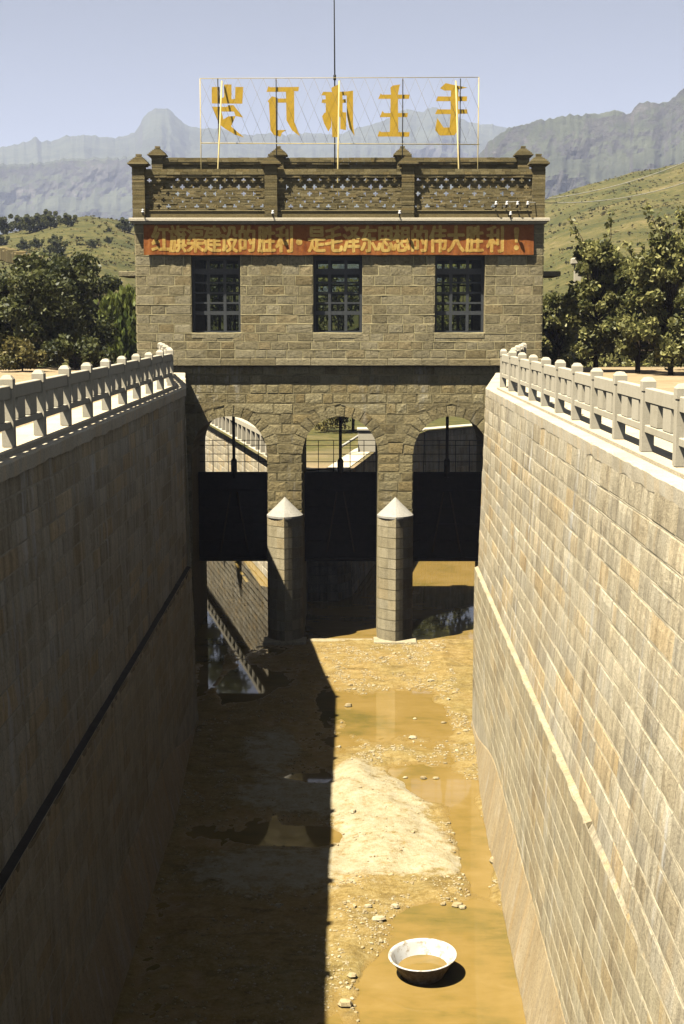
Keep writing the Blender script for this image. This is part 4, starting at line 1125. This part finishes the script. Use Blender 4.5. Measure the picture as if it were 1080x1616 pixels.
# ================================================================== MOUNTAINS
def mountain(name, crest_pts, Yb, Yc, px0, px1, zbase, bands, seed, step=3.0, ncr=64, rough=1.0):
    """a real massif: slopes and cliff steps climb from Yb to the crest at Yc, then fall away behind"""
    mb = MB(); cols = int((px1-px0)/step); ids = {}
    for i in range(cols+1):
        px = px0+step*i; py = crest(crest_pts, px)
        top = P(540, py, Yc).z; jag = (5*noise.fractal((px*.04, seed, 0), .8, 2, 4) + 4*noise.noise((px*.16, seed, 5)))*rough
        w = .10*noise.fractal((px*.012, seed, 2), .8, 2, 4) + .03*noise.noise((px*.07, seed, 3))
        for j in range(ncr+1):
            t = j/ncr
            tt = t + w*math.sin(math.pi*t)
            h = 0.0; acc = 0
            # distance forward fraction vs height fraction: cliffs are steep
            d = 0
            for (h0, h1, d0, d1) in bands:
                if tt >= h0: d = lerp(d0, d1, min(1, (tt-h0)/(h1-h0)))
            gul = noise.fractal((px*.013, t*5.5, seed), .7, 2.1, 5)*.030 + noise.noise((px*.10, t*22, seed+1))*.008
            yy = lerp(Yb, Yc, min(1, max(0, d + gul*(1-t*t)*rough*2.2*(t > .02))))
            z = lerp(zbase, top, t) + jag*t**9
            dd = ray(px, 600); x = dd.x/dd.y*yy
            ids[i, j] = mb.vert((x, yy, z))
        dd = ray(px, 600); yy = Yc*1.35; ids[i, ncr+1] = mb.vert((dd.x/dd.y*yy, yy, zbase))
    for i in range(cols):
        for j in range(ncr+1): mb.iface((ids[i, j], ids[i+1, j], ids[i+1, j+1], ids[i, j+1]), 0, .5, False)
    return tag(mb.build(name, M['mountain']), kind='structure')
far = [(-250, 250), (-100, 232), (0, 236), (30, 229), (55, 222), (68, 216), (75, 224), (95, 222), (110, 216), (140, 212), (165, 215), (190, 218), (210, 213), (221, 209), (232, 190), (242, 177), (252, 171), (267, 169.5), (275, 173), (284, 182), (296, 194), (305, 200), (320, 203), (352, 202), (384, 211), (397, 213), (423, 211), (459, 213), (482, 209), (514, 212), (530, 213), (549, 207), (578, 199), (608, 189), (627, 175), (640, 171), (660, 178), (679, 169), (698, 173), (711, 181), (737, 194), (763, 197), (786, 199), (800, 204), (900, 222), (1400, 260)]
near = [(690, 330), (740, 262), (770, 225), (795, 207), (803, 204), (812, 202), (838, 196), (860, 191), (890, 187), (930, 183), (955, 180), (978, 183), (985, 181), (990, 170), (1003, 166), (1025, 168), (1045, 163), (1056, 152), (1068, 142), (1085, 137), (1150, 128), (1400, 150)]
B1 = [(0, .28, 0, .45), (.28, .50, .45, .50), (.50, .58, .50, .66), (.58, .78, .66, .72), (.78, 1.0, .72, 1.0)]
B2 = [(0, .22, 0, .38), (.22, .40, .38, .43), (.40, .50, .43, .66), (.50, .70, .66, .70), (.70, .78, .70, .82), (.78, .97, .82, .87), (.97, 1.01, .87, 1.0)]
mountain('mountain_range', far, 2300, 3600, -260, 1340, -60, B1, 3.0)
mountain('mountain_cliff', near, 1100, 1750, 690, 1340, -60, B2, 11.0, step=2.5, rough=.55)
# the long cliff shelf in front of the far range on the left
shelf = [(-260, 262), (-60, 258), (40, 262), (120, 252), (220, 250), (330, 262), (450, 268), (600, 262), (760, 268), (900, 300)]
mountain('mountain_shelf', shelf, 2000, 2650, -260, 900, -60, B2, 21.0)

# ================================================================== TREES
def leaf(mb, p, s, tone, dirv=None):
    u = Vector((rnd.gauss(0, 1), rnd.gauss(0, 1), rnd.gauss(0, 1))).normalized() if dirv is None else dirv
    w = u.cross(Vector((rnd.gauss(0, 1), rnd.gauss(0, 1), rnd.gauss(0, 1)))).normalized()
    a = p - u*s; b = p + u*s; c = w*s*.55
    mb.face([a, p+c, b, p-c], 0, tone)
def make_tree(kind, name, label, cat, H, W, mat, n, ls, seed, loc, group=None, zlow=.22, shoots=0, clumps=26, trunk_r=.1, share=None):
    rnd.seed(seed)
    root = thing(name, label, cat, loc, group)
    if share:
        for ch in share.children:
            o = ch.copy(); COL.objects.link(o); o.parent = root
        return root
    wood = MB(); lf = MB()
    tips = []
    th = H*.55
    lean = Vector((rnd.uniform(-.08, .08), rnd.uniform(-.08, .08), 0))*H
    trunk = [Vector((0, 0, -.3)), Vector((0, 0, th*.35))+lean*.2, Vector((0, 0, th*.7))+lean*.5, Vector((0, 0, th))+lean*.7, Vector((0, 0, H*.93))+lean]
    wood.tube(trunk, [trunk_r, trunk_r*.8, trunk_r*.6, trunk_r*.4, trunk_r*.1], 7)
    cl = []
    for k in range(clumps):
        z = rnd.uniform(zlow, .93); rr = W/2*math.sin(math.pi*min(1, max(.05, (z-zlow+.10)/(1.02-zlow+.10))))**.55*(rnd.random()**.45)
        rr *= rnd.uniform(.8, 1.16)
        if kind == 'upright': rr *= 1.0 if z < .6 else .8
        an = rnd.uniform(0, 6.283)
        c = Vector((math.cos(an)*rr, math.sin(an)*rr, z*H)) + lean*z
        cr = W*(rnd.uniform(.08, .18) if kind != 'upright' else rnd.uniform(.06, .15))
        cl.append((c, cr)); s0 = trunk[0].lerp(trunk[4], max(.15, z*.55)); s0 = Vector((lean.x*z*.5, lean.y*z*.5, max(.2*H*.5, z*H*.62)))
        mid = s0.lerp(c, .55) + Vector((0, 0, -.06*H))
        wood.tube([s0, mid, c], [trunk_r*.35, trunk_r*.2, trunk_r*.06], 5)
    for k in range(shoots):
        an = rnd.uniform(0, 6.28); b = Vector((math.cos(an)*W*.2, math.sin(an)*W*.2, H*.8))
        e = b + Vector((rnd.uniform(-.14, .14)*H, rnd.uniform(-.1, .1)*H, H*rnd.uniform(.26, .42)))
        wood.tube([b, b.lerp(e, .5)+Vector((0.03*H, 0, 0)), e], [trunk_r*.25, trunk_r*.15, trunk_r*.05], 5)
        for q in range(70):
            t = rnd.random(); leaf(lf, b.lerp(e, t)+Vector((rnd.gauss(0, .07), rnd.gauss(0, .07), rnd.gauss(0, .05))), ls*rnd.uniform(.7, 1.2), rnd.random())
    per = n//clumps
    for c, cr in cl:
        ct = rnd.gauss(.5, .18)
        for q in range(per):
            if kind == 'willow':
                st = c + Vector((rnd.gauss(0, 1), rnd.gauss(0, 1), rnd.gauss(0, .5)))*cr*.7
                p = st + Vector((0, 0, -rnd.random()*H*.22)); p.z = max(.2, p.z)
                d = Vector((rnd.gauss(0, .25), rnd.gauss(0, .25), -1)).normalized(); leaf(lf, p, ls*1.6*rnd.uniform(.6, 1.2), min(1, max(0, rnd.gauss(ct, .2))), d)
            else:
                d = Vector((rnd.gauss(0, 1), rnd.gauss(0, 1), rnd.gauss(0, .8))); d = d.normalized()*(rnd.random()**.5)
                p = c + d*cr*1.25; p.z = max(.12, p.z)
                leaf(lf, p, ls*rnd.uniform(.6, 1.25), min(1, max(0, rnd.gauss(ct, .22))))
    w = wood.build('trunk', M['bark']); w.parent = root
    l = lf.build('crown', mat); l.parent = root
    return root
def place(px, Y): return Vector((P(px, 600, Y).x, Y, 0))
def tree(kind, name, label, cat, px, ytop, Y, wpx, mat, n, ls, seed, group=None, **k):
    p = P(px, ytop, Y); gz = ground_z(p.x, Y); H = p.z-gz; W = wpx/F*Y
    return make_tree(kind, name, label, cat, H, W, mat, n, ls, seed, (p.x, Y, gz), group, **k)
D, O, WL, YE = M['leaf_dark'], M['leaf_orchard'], M['leaf_willow'], M['leaf_yellow']
gl, gr_ = 'dark trees behind the left balustrade', 'orchard trees behind the right balustrade'
tree('round', 'broadleaf_tree', 'tall dark leafy tree with pointed top behind the left balustrade', 'tree', 122, 386, 58, 120, D, 15000, .11, 1, gl, zlow=.12, clumps=46)
tree('round', 'broadleaf_tree', 'broad dark leafy tree at the left edge behind the balustrade', 'tree', 35, 402, 54, 150, D, 16000, .11, 2, gl, zlow=.16, clumps=46)
tree('round', 'broadleaf_tree', 'dark tree cut by the left edge of the photo', 'tree', -40, 412, 60, 130, D, 8000, .12, 3, gl, zlow=.1, clumps=34)
tree('round', 'broadleaf_tree', 'smaller dark tree between the tall pointed tree and the willow', 'tree', 168, 420, 72, 85, D, 8000, .13, 4, gl, zlow=.08, clumps=30)
tree('willow', 'willow_tree', 'bright green drooping willow beside the left end of the gatehouse', 'tree', 186, 436, 66, 88, WL, 15000, .11, 5, None, zlow=.16, clumps=40)
tree('round', 'shrub', 'yellowing low shrub beneath the dark trees on the left', 'shrub', 34, 538, 50, 75, YE, 4200, .08, 6, None, zlow=.1, clumps=20, trunk_r=.04)
tree('round', 'shrub', 'low dark shrub below the willow behind the left balustrade', 'shrub', 118, 540, 52, 100, D, 5000, .09, 7, None, zlow=.08, clumps=26, trunk_r=.04)
tree('upright', 'orchard_tree', 'upright leafy orchard tree nearest the gatehouse behind the right balustrade', 'tree', 945, 372, 50, 112, O, 16000, .10, 11, gr_, zlow=.13, clumps=70, shoots=2)
tree('upright', 'orchard_tree', 'middle orchard tree with a long bare shoot leaning left', 'tree', 1012, 398, 49, 100, O, 13000, .10, 12, gr_, zlow=.15, clumps=60, shoots=3)
tree('upright', 'orchard_tree', 'orchard tree with tall shoots at the right edge of the photo', 'tree', 1066, 366, 47, 125, O, 17000, .10, 13, gr_, zlow=.13, clumps=64, shoots=5)
tree('round', 'orchard_tree', 'small pale orchard tree between the gatehouse and the upright tree', 'tree', 888, 455, 56, 80, O, 8000, .10, 14, gr_, zlow=.08, clumps=30)
tree('round', 'orchard_tree', 'orchard tree cut off by the right edge of the photo', 'tree', 1120, 372, 52, 130, O, 11000, .11, 15, gr_, zlow=.15, clumps=40)
tree('round', 'orchard_tree', 'hazy green tree standing behind the row of orchard trees', 'tree', 985, 405, 72, 210, O, 13000, .15, 16, gr_, zlow=.05, clumps=50)
tree('round', 'shrub', 'dark low shrub against the right end of the gatehouse', 'shrub', 872, 512, 57, 50, D, 4000, .09, 17, None, zlow=.05, clumps=22, trunk_r=.04)
# beyond the gate, seen through arches and windows
for px, yt, Y, w, mt, sd, lb in ((372, 400, 98, 110, D, 31, 'dark tree beyond the gate, behind the left window'), (545, 420, 100, 120, O, 32, 'green tree beyond the gate, behind the middle window'), (730, 405, 101, 120, O, 33, 'green tree beyond the gate, behind the right window'),
                               (455, 440, 108, 110, D, 34, 'dark tree beyond the gate, between the left and middle windows'), (640, 430, 108, 110, O, 35, 'green tree beyond the gate, between the middle and right windows')):
    p = P(px, yt, Y); make_tree('round', 'broadleaf_tree', lb, 'tree', p.z-DROP, w/F*Y, mt, 5200, .2, sd, (p.x, Y, DROP), 'trees beyond the gate', zlow=.12, clumps=34, trunk_r=.16)
q = G(513, 698, DROP); make_tree('round', 'shrub', 'yellow green bush on the island, seen through the middle arch', 'shrub', 1.9, 2.6, YE, 1500, .09, 41, (q.x, q.y+7, DROP), None, zlow=.05, clumps=16, trunk_r=.03)
q = G(548, 705, DROP); make_tree('willow', 'small_tree', 'dark overhanging tree on the island, seen in the middle arch', 'tree', 5.4, 3.4, D, 3500, .12, 42, (q.x+.3, q.y+9, DROP), None, zlow=.35, clumps=24, trunk_r=.09)
# small trees dotted over the left hill
hill = [(12, 360, 30), (31, 352, 26), (47, 357, 30), (63, 354, 28), (76, 344, 22), (80, 352, 24), (107, 350, 22), (197, 358, 24), (172, 363, 8), (38, 389, 20), (58, 386, 18), (87, 381, 18), (90, 393, 26), (72, 402, 14), (146, 386, 14), (171, 380, 12), (2, 382, 20), (118, 347, 6), (210, 354, 10)]
hl = ['hill tree at the far left end of the ridge', 'second hill tree from the left along the ridge', 'squat hill tree just below the ridge line on the left', 'hill tree in the middle of the ridge clump', 'tallest hill tree on the ridge clump', 'hill tree at the right end of the ridge clump',
      'lone round tree on the left hill crest right of the clump', 'lone dark tree on the hill beside the gatehouse parapet', 'tiny bush on the hill left of the lone dark tree', 'round bush low on the hill at far left', 'round bush on the mid slope right of the low far left one', 'bush on the mid slope above a larger bush',
      'larger bush on the mid slope just above the dark trees', 'tiny bush left of the larger mid slope bush', 'small bush alone on the slope left of the gatehouse', 'tiny bush high on the slope near the gatehouse', 'bush on the slope cut by the left photo edge', 'tiny bush on the crest of the left hill', 'tiny bush touching the parapet outline on the hill']
proto = None
for (px, py, s), lb in zip(hill, hl):
    d = ray(px, py + s*.35); best = None; yy = 110
    while yy < 420:
        p = Vector((0, 0, CAMZ)) + d*(yy/d.y)
        if p.z <= ground_z(p.x, yy): best = p; break
        yy += 1.5
    if best is None: yy = 262; x = P(px, py, yy).x; best = Vector((x, yy, ground_z(x, yy)))
    if proto is None:
        proto = make_tree('round', 'hill_tree', lb, 'tree', 4.0, 4.2, D, 2600, .26, 60, best, 'small trees on the left hill', zlow=.16, clumps=16, trunk_r=.14); r = proto
    else: r = make_tree('round', 'hill_tree', lb, 'tree', 4, 4, D, 0, 0, 61, best, 'small trees on the left hill', share=proto)
    k = s/F*best.y/4.2; r.scale = (k, k, k*rnd.uniform(.85, 1.1)); r.rotation_euler = (0, 0, rnd.uniform(0, 6))
m = MB(); rnd.seed(77)
for k in range(9000):
    yy = rnd.uniform(90, 330); px = rnd.uniform(-60, 340) if rnd.random() < .5 else rnd.uniform(780, 1160)
    x = (px-550)/F*yy; p = Vector((x, yy, ground_z(x, yy)))
    if noise.fractal((x*.035, yy*.035, 4), .8, 2, 4) + rnd.uniform(-.5, .5) < 0: continue
    r = rnd.uniform(.10, .32)*(1.6 if rnd.random() < .08 else 1); tn = rnd.random()
    for q in range(5):
        d = Vector((rnd.gauss(0, .8), rnd.gauss(0, .8), .8)).normalized(); leaf(m, p + Vector((rnd.gauss(0, r*.5), rnd.gauss(0, r*.5), r*.35)), r*rnd.uniform(.5, .9), min(1, max(0, tn+rnd.gauss(0, .15))), d)
tag(m.build('hill_scrub', M['leaf_scrub']), 'grass tufts and low scrub covering the hill slopes', 'scrub', kind='stuff')
# white concrete pole among the orchard trees
p = P(912, 412, 57); gz = ground_z(p.x, 57); up_ = thing('concrete_post', 'whitish concrete post with a wider cap among the right orchard trees', 'post', (p.x, 57, gz))
m = MB(); m.bbox(p.x-.13, p.x+.13, 56.87, 57.13, gz-.3, p.z-.15, .02); m.build('shaft', M['concrete'], up_)
m = MB(); m.bbox(p.x-.25, p.x+.25, 56.75, 57.25, p.z-.148, p.z+.12, .05); m.build('head', M['concrete'], up_)
# grey rock wall on the left terrace
m = MB(); rnd.seed(5)
a, b = P(6, 396, 120), P(62, 412, 112)
for k in range(46):
    t = k/45; c = a.lerp(b, t); z = max(c.z, ground_z(c.x, c.y)); pebs = rnd.uniform(.2, .42)
    s = pebs; m.bbox(c.x-s, c.x+s, c.y-s, c.y+s, z-.8, z+s*rnd.uniform(.3, 1.0), .08, 0, rnd.random())
tag(m.build('rock_wall', M['brick']), 'dark tumbled rock wall on the left terrace below the hill', 'rock wall')

# ================================================================== AIR
t = bpy.data.materials.new('haze'); t.use_nodes = True; nt = t.node_tree; nt.nodes.remove(nt.nodes['Principled BSDF'])
pv = nt.nodes.new('ShaderNodeVolumePrincipled'); pv.inputs['Color'].default_value = (0.64, 0.72, 1.0, 1); pv.inputs['Density'].default_value = 0.00018; pv.inputs['Anisotropy'].default_value = 0.0
nt.links.new(pv.outputs[0], nt.nodes['Material Output'].inputs['Volume'])
mb = MB(); mb.box(-4200, 4200, -30, 5600, -65, 620)
hz = mb.build('haze', t); tag(hz, kind='stuff'); hz['label'] = 'pale blue summer haze over the valley'; hz['category'] = 'haze'
